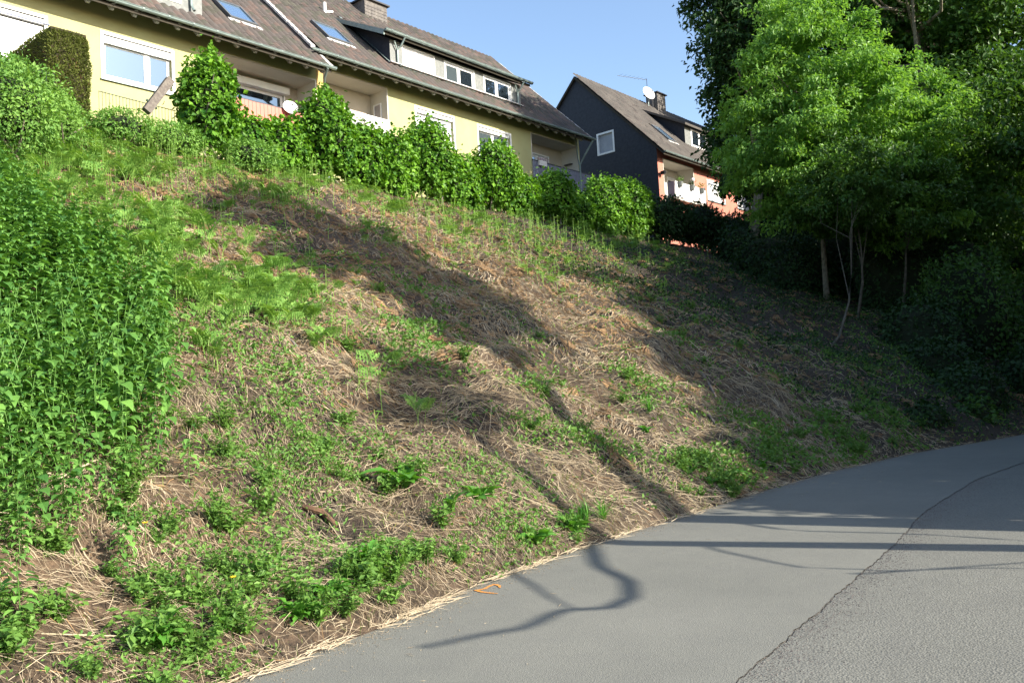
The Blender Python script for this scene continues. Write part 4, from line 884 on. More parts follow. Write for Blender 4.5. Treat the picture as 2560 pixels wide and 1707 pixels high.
def straws(name, n, seed, L0, L1, w0, w1, m, lift, label, power=1.3, dens=None, flat=.25, wig=.12, tall=False):
    s, t = sample_bank(n, power, seed=seed); r = np.random.default_rng(seed + 50)
    P0 = np.stack([s, t, 0 * s], 1)
    cl = .5 + .5 * hash3(P0, seed + 2, 1.5)
    k = r.random(len(s)) < np.clip(.25 + 1.1 * cl - .8 * ell(s, t, BARE), .06, 1) * (1 - .9 * UNDER(s, t)) * (1 if dens is None else dens(s, t))
    s, t = s[k], t[k]; n = len(s)
    L = r.uniform(L0, L1, n) ** 1.0; dist = np.hypot(s, t); w = r.uniform(w0, w1, n) * np.clip(dist / 7, .8, 3.0)
    # straw lies down the slope in bundles whose direction drifts
    a = hash3(np.stack([s, t, 0 * s], 1), seed + 3, 1.1) * 1.9 + r.normal(0, .55, n) - 1.2
    dx, dy = np.cos(a), np.sin(a)
    mid = np.stack([s, t, gz(s, t) + np.abs(r.normal(0, lift, n)) + .01], 1)
    e = []
    for sg in (-.5, .5):
        x, y = s + dx * L * sg, t + dy * L * sg
        e.append(np.stack([x, y, gz(x, y) + np.abs(r.normal(0, lift * flat * 4 if not tall else lift, n)) + .006], 1))
    mid += r.normal(0, 1, (n, 3)) * (L * wig)[:, None] * [1, 1, .25]
    side = norm(np.cross(e[1] - e[0], mid - CAM * 0 + r.normal(0, 1, (n, 3)) * 3)) * w[:, None] / 2
    V = np.stack([e[0] - side, e[0] + side, mid - side, mid + side, e[1]], 1).reshape(-1, 3)
    i = np.arange(n)[:, None] * 5
    tint = np.clip(.5 + .35 * hash3(P0[k], seed + 7, .9) + r.normal(0, .22, n), 0, 1)
    return place(name, mesh(name, V, [i + [[0, 1, 3, 2]], i + [[2, 3, 4]]], m, np.repeat(tint, 5)), (0, 0, 0), kind='stuff', label=label, cat='dry grass')
low = lambda s, t: np.clip(1.25 - (t - foot(s)) / 9, .12, 1)
hig = lambda s, t: np.clip((t - foot(s)) / 7, .15, 1)
straws('dry_straw', 150000, 61, .05, .22, .0022, .0048, L_straw, .022, 'short dry straw strewn over the whole bank', 1.25)
straws('long_straw', 11000, 62, .25, .9, .002, .0042, L_straw, .05, 'long pale dry stems lying criss-cross on the lower bank', 1.5, low, wig=.05)
straws('dead_bracken', 80000, 63, .05, .20, .003, .008, L_litter, .025, 'brown dead bracken litter on the upper bank', .7, hig)
# rim of straw lying over the edge of the asphalt
r = np.random.default_rng(71); n_ = 5200; s = r.uniform(1.8, 24, n_); s = s[r.random(n_) < np.clip(6 / s, .15, 1) * np.clip(.38 + .55 * hash3(np.stack([s, 0 * s, 0 * s], 1), 72, 4), .04, .75)]; n_ = len(s)
t = foot(s) + r.normal(.02, .055, n_); a = np.arctan2(.05, 1) + r.normal(0, .6, n_); L = r.uniform(.06, .32, n_)
e0 = np.stack([s, t, r.uniform(.006, .03, n_)], 1); e1 = e0 + np.stack([np.cos(a) * L, np.sin(a) * L * .6, r.normal(0, .008, n_)], 1); mid = (e0 + e1) / 2 + r.normal(0, .008, (n_, 3)); mid[:, 2] = np.abs(mid[:, 2]) + .01; e1[:, 2] = np.abs(e1[:, 2]) + .006
sd_ = np.stack([-np.sin(a), np.cos(a), 0.6 + 0 * a], 1) * .0026
V = np.stack([e0 - sd_, e0 + sd_, mid - sd_, mid + sd_, e1], 1).reshape(-1, 3); i = np.arange(n_)[:, None] * 5
place('edge_straw', mesh('edge_straw', V, [i + [[0, 1, 3, 2]], i + [[2, 3, 4]]], L_straw, np.repeat(np.clip(r.normal(.65, .2, n_), 0, 1), 5)), (0, 0, 0), kind='stuff', label='rim of pale straw along the edge of the asphalt', cat='dry grass')
# short green grass and small-leaved weeds
s, t = sample_bank(70000, 1.3, seed=81); r = np.random.default_rng(82); P = np.stack([s, t, 0 * s], 1)
k = r.random(len(s)) < np.clip(.13 + .55 * hash3(P, 83, .8) + .45 * hash3(P, 84, 2.2), .015, 1) * (1 - .8 * ell(s, t, BARE)); s, t = s[k], t[k]; n_ = len(s)
L = r.uniform(.04, .14, n_); P = np.stack([s, t, gz(s, t)], 1); v, f = leaves(P, r.normal(0, .5, (n_, 3)) + [0, -.3, 1], r.normal(size=(n_, 3)), L, .006 * np.clip(np.hypot(s, t) / 7, .8, 3), 0)
place('grass', mesh('grass', v, [f], L_grass, np.repeat(r.random(n_), 4)), (0, 0, 0), kind='stuff', label='thin green grass blades growing through the straw', cat='grass')
s, t = sample_bank(330000, 1.1, seed=91); r = np.random.default_rng(92); P = np.stack([s, t, 0 * s], 1)
cl = hash3(P, 93, 2.3); k = r.random(len(s)) < np.clip(ell(s, t, WEED) * (.55 + .9 * cl) + .05 * (cl > .1) + .32 * np.clip((hash3(P, 94, 1.5) - .18) * 4, 0, 1) * np.clip(.5 + cl, .1, 1), 0, 1)
s, t = s[k], t[k]; n_ = len(s); h = r.uniform(.02, .17, n_) * (.5 + .5 * np.clip(ell(s, t, WEED) * 1.4, 0, 1)); P = np.stack([s, t, gz(s, t) + h], 1)
sz = r.uniform(.6, 1.4, n_) * np.clip(np.hypot(s, t) / 8, .8, 1.8); v, f = leaves(P, r.normal(size=(n_, 3)) + [0, -.2, .1], r.normal(0, .5, (n_, 3)) + [0, -.4, 1], .042 * sz, .026 * sz)
place('weeds', mesh('weeds', v, [f], L_weed, np.repeat(np.clip(r.normal(.5, .25, n_), 0, 1), 4)), (0, 0, 0), kind='stuff', label='patches of small-leaved green weeds on the bank', cat='weeds')

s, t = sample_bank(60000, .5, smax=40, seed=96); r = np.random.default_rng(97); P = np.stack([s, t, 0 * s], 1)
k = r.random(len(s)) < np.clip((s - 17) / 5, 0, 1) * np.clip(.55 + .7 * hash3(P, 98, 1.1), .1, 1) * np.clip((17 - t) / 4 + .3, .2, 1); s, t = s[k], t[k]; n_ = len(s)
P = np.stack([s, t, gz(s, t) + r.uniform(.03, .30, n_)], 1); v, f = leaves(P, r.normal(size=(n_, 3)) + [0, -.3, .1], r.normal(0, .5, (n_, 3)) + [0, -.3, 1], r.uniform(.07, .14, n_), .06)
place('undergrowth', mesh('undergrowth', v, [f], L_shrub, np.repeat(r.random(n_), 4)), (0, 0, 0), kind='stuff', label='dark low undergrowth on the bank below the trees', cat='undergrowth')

# ---- bracken ferns
def fern_mesh(seed, h, nf=5, fine=True):
    r = np.random.default_rng(seed); Vs, Fs, n = [], [], 0; g = Geo()
    for k in range(nf):
        a = k * 6.283 / nf + r.normal(0, .4); out = np.array([math.cos(a), math.sin(a), 0]); L = h * r.uniform(.65, 1.05); u = np.linspace(0, 1, 9)
        reach = L * r.uniform(.35, .8); org = r.normal(0, .05, 3) * [1, 1, 0]
        path = org + out[None] * (reach * u ** 1.7)[:, None] + np.array([0, 0, 1.0])[None] * (L * (u - .42 * u ** 3))[:, None]
        g.tube(path[::2], np.linspace(.006, .002, 5), 3)
        PL = .40
        tng = norm(np.gradient(path, axis=0)); side = norm(np.cross(tng, [0, 0, 1]) + 1e-6)
        for j in np.linspace(.42, 1.0, 11 if fine else 9):
            i = min(int(j * 8), 7); f = j * 8 - i; p = path[i] * (1 - f) + path[i + 1] * f
            pl = .50 * L * (1.06 - j) ** .75 + .02
            for sg in (-1, 1):
                dr = norm((side[i] * sg + tng[i] * .35 + [0, 0, -.08 + r.normal(0, .1)])[None])[0]
                nn = np.cross(side[i], tng[i]); nn = nn * (1 if nn[2] > 0 else -1) + [0, 0, .4]
                m_ = 4 if fine else 2; q = np.linspace(.10, .82 if fine else .6, m_)
                pp = p + dr * (q * pl)[:, None]
                for sg2 in (-1, 1):
                    dd = dr * .55 + tng[i] * sg2
                    v, t_ = leaves(pp, np.repeat(dd[None], m_, 0), np.repeat(nn[None], m_, 0) + r.normal(0, .15, (m_, 3)), pl * (.34 if fine else .45) * (1.1 - q), pl * (.12 if fine else .16), .05)
                    Vs.append(v); Fs.append(t_ + n); n += len(v)
                v, t_ = leaves(p[None], dr[None], nn[None], pl, pl * .10, 0); Vs.append(v); Fs.append(t_ + n); n += 4
    V1, F1 = g.VF(); V = np.concatenate(Vs + [V1]); T = np.concatenate(Fs)
    ti = np.concatenate([np.repeat(np.clip(r.normal(.5, .25, n // 4), 0, 1), 4), np.full(len(V1), .95)])
    return V, T, [f + n for f in F1], ti
fm = []
for k in range(7):
    V, T, F1, ti = fern_mesh(200 + k, .40 + .06 * k, 2 + k % 3)
    tri = [f for f in F1 if f.shape[1] == 3]; quad = [f for f in F1 if f.shape[1] == 4]
    fm.append((mesh('fern', V, quad + [np.concatenate([T] + tri)], L_fern, ti), V, np.concatenate([T] + tri), ti))
fl = [fern_mesh(220 + k, .38 + .05 * k, 2 + k % 2, False) for k in range(5)]
s, t = sample_bank(22000, .3, smax=33, seed=101); r = np.random.default_rng(102)
k = r.random(len(s)) < ell(s, t, FERN) * np.clip(.55 + .5 * hash3(np.stack([s, t, 0 * s], 1), 103, 1.7), 0, 1) * (.55 - .30 * (s > 8.8)); s, t = s[k], t[k]
d = np.hypot(s, t); od = np.argsort(d + r.uniform(0, 7, len(d)))
print('ferns', len(s))
# slender pale stems standing above the fronds
sb, tb = sample_bank(26000, .2, smax=33, seed=111); r3 = np.random.default_rng(112)
kb = r3.random(len(sb)) < ell(sb, tb, FERN) * .16; sb, tb = sb[kb], tb[kb]; n_ = len(sb); h_ = r3.uniform(.25, .85, n_) * (.6 + .4 * (tb > 16)); b0 = np.stack([sb, tb, gz(sb, tb)], 1)
lean = r3.normal(0, .07, (n_, 3)) * [1, 1, 0]; tp = b0 + lean * h_[:, None] + np.stack([0 * h_, 0 * h_, h_], 1); sd_ = np.array([.8, -.6, 0]) * .0055
V = np.stack([b0 - sd_, b0 + sd_, tp + sd_ * .5, tp - sd_ * .5], 1).reshape(-1, 3); i = np.arange(n_)[:, None] * 4
m_ = 9; bb = np.repeat(tp, m_, 0) - np.stack([0 * r3.random(n_ * m_), 0 * r3.random(n_ * m_), r3.uniform(0, .5, n_ * m_) * np.repeat(h_, m_)], 1)
v2, f2 = leaves(bb, r3.normal(size=(n_ * m_, 3)) * [1, 1, .35] + [0, 0, -.1], r3.normal(0, .3, (n_ * m_, 3)) + [0, -.3, 1], r3.uniform(.05, .15, n_ * m_), .028)
place('fern_stems', mesh('fern_stems', np.concatenate([V, v2]), [i + [[0, 1, 2, 3]], f2 + len(V)], L_fern, np.concatenate([np.full(len(V), .98), np.repeat(r3.random(n_ * m_), 4)])), (0, 0, 0), kind='stuff', label='slender pale green stems standing above the bracken', cat='fern')
# last year's fronds, collapsed and brown
r2 = np.random.default_rng(105); sb, tb = sample_bank(1500, .5, smax=33, seed=106); kb = (np.hypot(sb, tb) > 11) & (r2.random(len(sb)) < np.clip((tb - foot(sb)) / 9, .05, 1) * .8); sb, tb = sb[kb][:620], tb[kb][:620]
Vs, Ts, Ti, n = [], [], [], 0
for a_, b_ in zip(sb, tb):
    V, T, F1, ti = fl[r2.integers(5)]; a = r2.uniform(0, 6.28); c, s__ = math.cos(a), math.sin(a); sc = r2.uniform(.7, 1.2); Q = (V * sc) @ np.array([[c, s__, 0], [-s__, c, 0], [0, 0, 1]])
    Q[:, 2] *= .22; Q += [a_, b_, 0]; Q[:, 2] += gz(Q[:, 0], Q[:, 1]) + .005; Vs.append(Q); Ts.append(T + n); Ti.append(np.clip(ti * .6 + r2.uniform(-.1, .4), 0, 1)); n += len(V)
place('dead_fronds', mesh('dead_fronds', np.concatenate(Vs), [np.concatenate(Ts)], L_litter, np.concatenate(Ti)), (0, 0, 0), kind='stuff', label='flattened brown fronds of last year on the bank', cat='dry bracken')
zones = [('bracken clump in the dense green growth at the left of the bank', 'bracken at the left of the bank'), ('bracken frond clump on the crest before the ivy bushes', 'bracken on the crest'), ('bracken clump among brown litter on the upper right of the bank', 'bracken on the upper right bank')]
for j in od[:285]:
    z = 0 if s[j] < 8.3 else (1 if t[j] > 17.6 else 2)
    o = place('fern', fm[r.integers(7)][0], (s[j], t[j], float(gz(s[j], t[j])) - .02), rot=r.uniform(0, 6.28), label=zones[z][0], cat='fern', group=zones[z][1])
    q_ = min(1.0, r.uniform(.5, 1.1)) * (1.7 if s[j] < 9.5 and t[j] > 16.5 else 1.2 if s[j] < 8 or t[j] > 17.5 else .62); o.scale = (q_ * .85, q_ * .85, q_ * r.uniform(.9, 1.5))
rest = od[285:1300]; Vs, Ts, Ti, n = [], [], [], 0
for j in rest:
    V, T, F1, ti = fl[r.integers(5)]; T = np.concatenate([T] + [f for f in F1 if f.shape[1] == 3] + [np.concatenate([f[:, :3], f[:, [0, 2, 3]]]) for f in F1 if f.shape[1] == 4]); a = r.uniform(0, 6.28); c, s__ = math.cos(a), math.sin(a); sc = r.uniform(.6, 1.15) * (1.5 if t[j] > 17 and s[j] < 9.5 else 1.15 if t[j] > 17 else .75)
    sub = slice(0, len(T), 1)
    Vs.append((V * sc) @ np.array([[c, s__, 0], [-s__, c, 0], [0, 0, 1]]) + [s[j], t[j], float(gz(s[j], t[j]))]); Ts.append(T[sub] + n); Ti.append(ti); n += len(V)
if Vs: place('ferns', mesh('ferns', np.concatenate(Vs), [np.concatenate(Ts)], L_fern, np.concatenate(Ti)), (0, 0, 0), kind='stuff', label='further bracken fronds covering the upper bank', cat='fern')

# ---- nettles in the left foreground
def nettle_mesh(seed, h):
    r = np.random.default_rng(seed); Vs, Fs, n = [], [], 0
    lean = r.normal(0, .12, 2); nodes = np.linspace(.06, 1, 19); g = Geo()
    P = lambda u: np.array([lean[0] * u * u * h, lean[1] * u * u * h, u * h])
    g.tube([P(u) for u in np.linspace(0, 1, 6)], np.linspace(.006, .002, 6), 4)
    for k, u in enumerate(nodes):
        a0 = (k % 2) * math.pi / 2 + r.normal(0, .3); sz = .105 * (1.15 - abs(u - .55)) * (1 if u < .85 else .65)
        for sg in (0, math.pi):
            a = a0 + sg + r.normal(0, .2); out = np.array([math.cos(a), math.sin(a), 0]); L = sz * r.uniform(.75, 1.2); dr = r.uniform(.15, .75)
            b = P(u) + out * r.uniform(.02, .07); D = norm((out + [0, 0, -dr])[None])[0]; N = norm((np.array([0, 0, 1.0]) + out * .4)[None])[0]; B = np.cross(D, N)
            prof = [(0, 0, 0), (.22, .36, .05), (.5, .33, .07), (.78, .16, .03), (1, 0, -.08)]
            mid = [b + D * L * x + N * L * (z - .05) for x, w, z in prof]; lf = [b + D * L * x + B * L * w + N * L * (z + .05) for x, w, z in prof[1:4]]; rt2 = [b + D * L * x - B * L * w + N * L * (z + .05) for x, w, z in prof[1:4]]
            V = np.array(mid + lf + rt2); F = []
            F = [(0, 5, 1), (1, 5, 6), (1, 6, 2), (2, 6, 7), (2, 7, 3), (3, 7, 4), (0, 1, 8), (1, 9, 8), (1, 2, 9), (2, 10, 9), (2, 3, 10), (3, 4, 10)]
            Vs.append(V); Fs.append(np.array(F) + n); n += len(V)
    V1, F1 = g.VF(); nl = n // 11
    V = np.concatenate(Vs + [V1]); T = np.concatenate(Fs)
    ti = np.concatenate([np.repeat(np.clip(r.normal(.45, .28, nl), 0, 1), 11), np.full(len(V1), .6)])
    tri = [f + n for f in F1 if f.shape[1] == 3]; quad = [f + n for f in F1 if f.shape[1] == 4]
    return mesh('nettle', V, quad + [np.concatenate([T] + tri)], L_nettle, ti), V, np.concatenate([T] + tri), ti
nm = [nettle_mesh(300 + k, .62 + .07 * k) for k in range(7)]
poly = [(1.0, 5.3), (1.9, 5.45), (2.5, 5.75), (3.1, 6.6), (3.7, 7.6), (4.4, 8.9), (4.7, 10.2), (4.4, 11.8), (4.5, 13.2), (4.8, 14.6), (4.9, 16.5), (3.6, 14), (2.2, 9.0), (1.0, 6.5)]
def inside(s, t, poly):
    c = np.zeros(len(s), bool); n = len(poly)
    for i in range(n):
        (x1, y1), (x2, y2) = poly[i], poly[(i + 1) % n]
        k = ((y1 > t) != (y2 > t)) & (s < (x2 - x1) * (t - y1) / (y2 - y1 + 1e-9) + x1); c ^= k
    return c
r = np.random.default_rng(310); s = r.uniform(1, 7, 9000); t = r.uniform(5.4, 19, 9000); k = inside(s, t, poly) & (r.random(9000) < np.clip(9.5 / t, .5, 1) * .44); s, t = s[k], t[k]; s = s + np.abs(r.normal(0, .17, len(s))) * (t > 6.5); t = t + r.normal(0, .2, len(t))
print('nettles', len(s)); od = np.argsort(np.hypot(s, t))
for j in od[:292]:
    o = place('nettle', nm[r.integers(7)][0], (s[j], t[j], float(gz(s[j], t[j])) - .03), rot=r.uniform(0, 6.28), label='bright green nettle stem in the dense patch in the left foreground', cat='nettle', group='nettles in the left foreground')
    q = r.uniform(.6, 1.2) * (1 if t[j] > 6.6 else .7); o.scale = (q, q, q * r.uniform(.85, 1.1)); o.rotation_euler[0] = r.normal(0, .1)
Vs, Ts, Ti, n = [], [], [], 0
for j in od[292:760]:
    _, V, T, ti = nm[r.integers(7)]; a = r.uniform(0, 6.28); c, s__ = math.cos(a), math.sin(a); sc = r.uniform(.85, 1.25)
    Vs.append((V * sc) @ np.array([[c, s__, 0], [-s__, c, 0], [0, 0, 1]]) + [s[j], t[j], float(gz(s[j], t[j]))]); Ts.append(T + n); Ti.append(ti); n += len(V)
if Vs: place('nettles', mesh('nettles', np.concatenate(Vs), [np.concatenate(Ts)], L_nettle, np.concatenate(Ti)), (0, 0, 0), kind='stuff', label='nettles and brambles behind the front patch, up the left of the bank', cat='nettle')

# ---- single broad-leaved plants: every leaf a part
def strap_leaf(L, w, wav, seed, lobed=0.0, cols=8):
    r = np.random.default_rng(seed); u = np.linspace(0, 1, cols); wd = w * np.sin(np.pi * np.clip(u * .93 + .05, 0, 1)) ** .75
    if lobed: wd = wd * (1 - lobed * (np.arange(cols) % 2))
    x = L * (u - .12 * u ** 2); z = L * (.55 * u - .62 * u ** 2.2)
    V = []
    for k in range(cols):
        ww = wd[k]; V += [(x[k], -ww, z[k] + ww * .35 + wav * math.sin(k * 2.1)), (x[k], 0, z[k]), (x[k], ww, z[k] + ww * .35 + wav * math.cos(k * 1.7))]
    q = [(k * 3 + j, (k + 1) * 3 + j, (k + 1) * 3 + j + 1, k * 3 + j + 1) for k in range(cols - 1) for j in range(2)]
    return mesh('leaf', V, [q], L_dock, np.full(len(V), r.uniform(.2, .9)), smooth=True)
dock_l = [strap_leaf(.26 + .03 * k, .045 + .006 * (k % 3), .006, 400 + k) for k in range(5)]
thistle_l = [strap_leaf(.22 + .025 * k, .045, .01, 410 + k, .55, 11) for k in range(5)]
tuft_l = [strap_leaf(.30 + .03 * k, .006, .0, 420 + k, 0, 6) for k in range(5)]
def rosette(name, s, t, lm, n, sc, label, cat, up=.5, group=None, tall=0.0):
    r = np.random.default_rng(int(s * 100 + t * 10)); o = thing(name, (s, t, float(gz(s, t))), label, cat, group)
    for k in range(n):
        lf = bpy.data.objects.new('leaf', lm[r.integers(len(lm))]); COL.objects.link(lf); lf.parent = o
        q = sc * r.uniform(.65, 1.15); lf.scale = (q, q, q); lf.location = (r.normal(0, .01), r.normal(0, .01), tall * r.random())
        lf.rotation_euler = (r.normal(0, .25), -r.uniform(up * .4, up * 1.4), k * 2.4 + r.normal(0, .3))
    if tall: Geo().tube([(s, t, float(gz(s, t))), (s + .02, t, float(gz(s, t)) + tall)], [.008, .004], 5).part('stem', L_dock, o)
    return o
rosette('dock_plant', 5.66, 6.44, dock_l, 22, 1.3, 'broad-leaved bright dock in the middle of the lower bank', 'plant', .55)
rosette('dock_plant', 6.25, 5.97, dock_l, 22, .85, 'bushy dark green dock above a dry patch near the road', 'plant', .6)
rosette('dock_plant', 5.75, 5.85, dock_l, 8, .8, 'small dock with few upright leaves right below the bushy one', 'plant', .8)
rosette('dock_plant', 6.42, 5.40, dock_l, 16, .95, 'dock right at the road edge above the branch shadow', 'plant', .6)
rosette('grass_tuft', 7.29, 5.50, tuft_l, 60, 1.05, 'tall fresh grass tuft at the road edge by the thin shadow line', 'grass tuft', 1.3)
rosette('grass_tuft', 7.75, 5.55, tuft_l, 40, .8, 'second grass tuft at the road edge further right', 'grass tuft', 1.1)
rosette('dock_plant', 7.1, 5.48, dock_l, 16, .8, 'small leafy plant at the foot of the tall grass tuft', 'plant', .6)
def weed_mesh(seed, h, n_st, L, Wd):
    r = np.random.default_rng(seed); Vs, Fs, n, Ti = [], [], 0, []
    for k in range(n_st):
        a = r.uniform(0, 6.28); out = np.array([math.cos(a), math.sin(a), 0]); rea = h * r.uniform(.1, .8); hh = h * r.uniform(.5, 1.1); m_ = 11
        u = r.uniform(.1, 1, m_); P = out * (rea * u ** 1.3)[:, None] + np.array([0, 0, 1.]) * (hh * (u - .25 * u * u))[:, None]
        D = r.normal(size=(m_, 3)) * [1, 1, .4] + out * .5; sz = r.uniform(.55, 1.2, m_)
        v, f = leaves(P, D, r.normal(0, .4, (m_, 3)) + [0, 0, 1] + out * .3, L * sz, Wd * sz, .18); Vs.append(v); Fs.append(f + n); n += len(v); Ti.append(np.repeat(np.clip(r.normal(.5, .25, m_), 0, 1), 4))
        b0 = np.array([[0, 0, -.02]]) + r.normal(0, .01, (1, 3)); tp = out * rea * .9 + np.array([0, 0, hh * .72]); w = np.array([.002, -.0015, 0])
        Vs.append(np.stack([b0[0] - w, b0[0] + w, tp + w * .5, tp - w * .5])); Fs.append(np.array([[0, 1, 2], [0, 2, 3]]) + n); n += 4; Ti.append(np.full(4, .8))
    return mesh('weed_clump', np.concatenate(Vs), [np.concatenate(Fs)], L_weed, np.concatenate(Ti))
wm = [weed_mesh(600 + k, .20 + .03 * k, 12 + 2 * k, .050 + .006 * (k % 3), .028 + .004 * (k % 2)) for k in range(7)]
wz = [('low leafy weed clump in the straw of the lower bank', 'weed clumps on the lower bank'), ('leafy weed clump along the foot of the bank beside the asphalt', 'weed clumps at the foot of the bank'), ('small weed clump on the middle and upper bank', 'weed clumps higher up')]
r = np.random.default_rng(610); pts = []
for cs, ct, n_, sp in ((1.95, 5.3, 9, .3), (2.2, 5.8, 7, .3), (2.45, 4.95, 9, .28), (3.35, 5.05, 10, .30), (3.75, 5.12, 7, .22), (4.2, 5.25, 7, .16), (2.9, 5.3, 6, .3), (7.15, 5.5, 4, .15), (11.3, 5.8, 10, .5), (10.7, 6.4, 5, .3), (13, 5.9, 9, .8), (16, 5.9, 9, 1.1), (5.6, 6.6, 5, .3), (3.4, 6.0, 8, .4), (5.2, 5.4, 5, .3)):
    pts += [(cs + r.normal(0, sp), ct + r.normal(0, sp * .5)) for _ in range(n_)]
sb, tb = sample_bank(1500, .9, smax=24, seed=611); kb = r.random(len(sb)) < (ell(sb, tb, WEED) * .5 + .10 * (hash3(np.stack([sb, tb, 0 * sb], 1), 94, 1.5) > .15)); pts += list(zip(sb[kb], tb[kb]))
pts = [p for p in pts if p[1] > foot(p[0]) + .02][:298]
for (a_, b_) in pts:
    z = 1 if b_ < foot(a_) + .75 else (0 if b_ < 8.5 else 2)
    o = place('weed_clump', wm[r.integers(7)], (a_, b_, float(gz(a_, b_))), rot=r.uniform(0, 6.28), label=wz[z][0], cat='weed', group=wz[z][1]); q = r.uniform(.55, 1.25); o.scale = (q, q, q * r.uniform(.8, 1.2))
rosette('dandelion', 3.42, 5.02, thistle_l, 46, .85, 'wide dandelion clump with toothed leaves overhanging the asphalt', 'plant', .6)
rosette('dandelion', 3.75, 5.12, thistle_l, 40, .75, 'right half of the leafy clump, beside the dandelion', 'plant', .6)
rosette('sow_thistle', 4.2, 5.25, thistle_l, 44, .72, 'upright sow thistle standing alone near the asphalt', 'plant', .5, tall=.24)
rosette('burdock', 2.42, 4.98, thistle_l, 48, .85, 'leafy plant in the lower left corner near the asphalt', 'plant', .5, tall=.12)
rosette('burdock', 2.85, 5.0, dock_l, 18, .5, 'small broad-leaved plant below the yellow flower', 'plant', .5, tall=.08)
rosette('dock_plant', 11.6, 7.3, tuft_l, 40, .9, 'grass tuft in the shade boundary on the right of the bank', 'grass tuft', 1.1)
rosette('dock_plant', 10.85, 6.88, dock_l, 12, .6, 'bright dock rosette at the edge of the tree shadow, uppermost', 'plant', .6)
rosette('dock_plant', 11.0, 6.5, dock_l, 12, .62, 'bright dock rosette at the edge of the tree shadow, just below the first', 'plant', .6)
rosette('dock_plant', 10.5, 6.0, dock_l, 9, .5, 'small dock left of the shaded verge', 'plant', .6)
rosette('dock_plant', 10.6, 5.75, dock_l, 12, .6, 'dock in the shaded verge above the light road strip', 'plant', .6)
rosette('dock_plant', 11.4, 5.85, dock_l, 14, .75, 'dark dock clump in the shaded verge', 'plant', .6)
rosette('dock_plant', 12.6, 5.95, dock_l, 12, .65, 'shaded dock further along the verge', 'plant', .6)
rosette('dock_plant', 9.7, 6.45, dock_l, 9, .5, 'small dock in the sunny strip between the two shadows', 'plant', .7)
# yellow flowers
for s_, t_, h_, lab in ((3.0, 5.12, .24, 'yellow dandelion flower at the lower left clump'), (2.75, 5.80, .18, 'small yellow flower in the straw below the nettles')):
    z_ = float(gz(s_, t_)); o = thing('yellow_flower', (s_, t_, z_), lab, 'flower', 'yellow flowers')
    Geo().tube([(s_, t_, z_), (s_, t_, z_ + h_)], .003, 5).part('stem', L_dock, o)
    for k in range(14):
        a = k * 2.4; d_ = np.array([[math.cos(a), math.sin(a), .35 + .03 * k]]); v, f = leaves(np.array([[s_, t_, z_ + h_]]), d_, np.array([[0, -.3, 1.]]), .024, .009, 0); part('petal', v, [f], M_yellow, o)
# logs, stump and sticks
def log(name, a, b_, r_, label, m=M_barkd, cat='log', bend=.03):
    a = np.array([a[0], a[1], float(gz(a[0], a[1])) + r_ * .8]); b_ = np.array([b_[0], b_[1], float(gz(b_[0], b_[1])) + r_ * .8])
    mid = (a + b_) / 2 + [bend, 0, bend]; V, Fs = Geo().tube([a, (a + mid) / 2, mid, (mid + b_) / 2, b_], [r_ * .8, r_, r_ * 1.05, r_ * .9, r_ * .7], 8).VF()
    place(name, mesh(name, V - a, Fs, m), tuple(a), label=label, cat=cat)
log('log', (4.34, 6.25), (4.50, 6.0), .028, 'piece of brown bark lying in long straw on the lower bank')
log('log', (6.52, 10.45), (6.5, 9.95), .06, 'dark fallen log among the ferns on the left of the bank')
log('stick', (6.35, 9.45), (6.33, 9.05), .025, 'short pale stump stick standing in the weeds', M_wood, 'stick')
log('stick', (16.1, 8.9), (15.0, 7.9), .03, 'long grey stick lying in the shaded right part of the bank', M_wood, 'stick')
log('stick', (14.2, 8.0), (13.3, 7.0), .025, 'thin grey stick below the long one in the shade', M_wood, 'stick')
log('stick', (5.35, 14.3), (6.1, 13.6), .03, 'bent grey branch in the bracken on the left of the bank', M_wood, 'stick')
log('stick', (2.1, 6.4), (3.2, 6.9), .006, 'long pale dry stalk leaning before the nettles', mat('pale_stalk', (.5, .42, .28), None, 8), 'stalk', .12)
log('stick', (1.9, 5.3), (2.6, 4.85), .005, 'long pale dry stalk lying in the lower left corner', MATS['pale_stalk'], 'stalk', .05)

# ---- trees on the other side of the road; only their shadows fall into the picture
def far_side(name, pts, C, R, tr, n, per, L, Wd, seed, lab, **kw):
    return tree(name, tuple(pts[0]), C, R, tr, L_mid, n, per, L, Wd, seed, lab, 'tree', 'trees across the road', path=pts, **kw)
far_side('leaning_tree', [(10.9, -3, 0), (11.1, -3, 2.5), (11.2, -3, 4.4), (11.8, -3, 5.8), (12.4, -3, 6.9), (13.9, -3, 9.1), (15.2, -3, 10.8)], (15.4, -3, 13.0), (2.3, 2.0, 3.6), .38, 1700, 8, .26, .16, 501, 'leaning tree across the road whose trunk shadow climbs the bank', n_limb=14, gap=-.1, clump_r=.6, crown_parts=[((15.3, -3, 12.8), (2.3, 2.0, 3.6), .8), ((13.9, -3, 9.2), (.3, .3, .6), .06), ((16.8, -3, 16.2), (1.6, 1.4, 1.6), .3)])
far_side('leaning_tree', [(10.0, -3, 0), (9.85, -3, 2.5), (9.5, -3, 4.2), (9.9, -3, 6.0), (10.2, -3, 6.8), (10.35, -3, 7.8)], (10.4, -3.4, 8.2), (1.0, .9, 1.3), .20, 260, 8, .2, .12, 502, 'thin crooked tree across the road casting the straight line', n_limb=6, gap=-.6, crown_parts=[((10.4, -3.2, 8.3), (.6, .6, 1.2), .5), ((10.2, -3, 7.2), (.2, .2, .3), .2)], clump_r=.3)
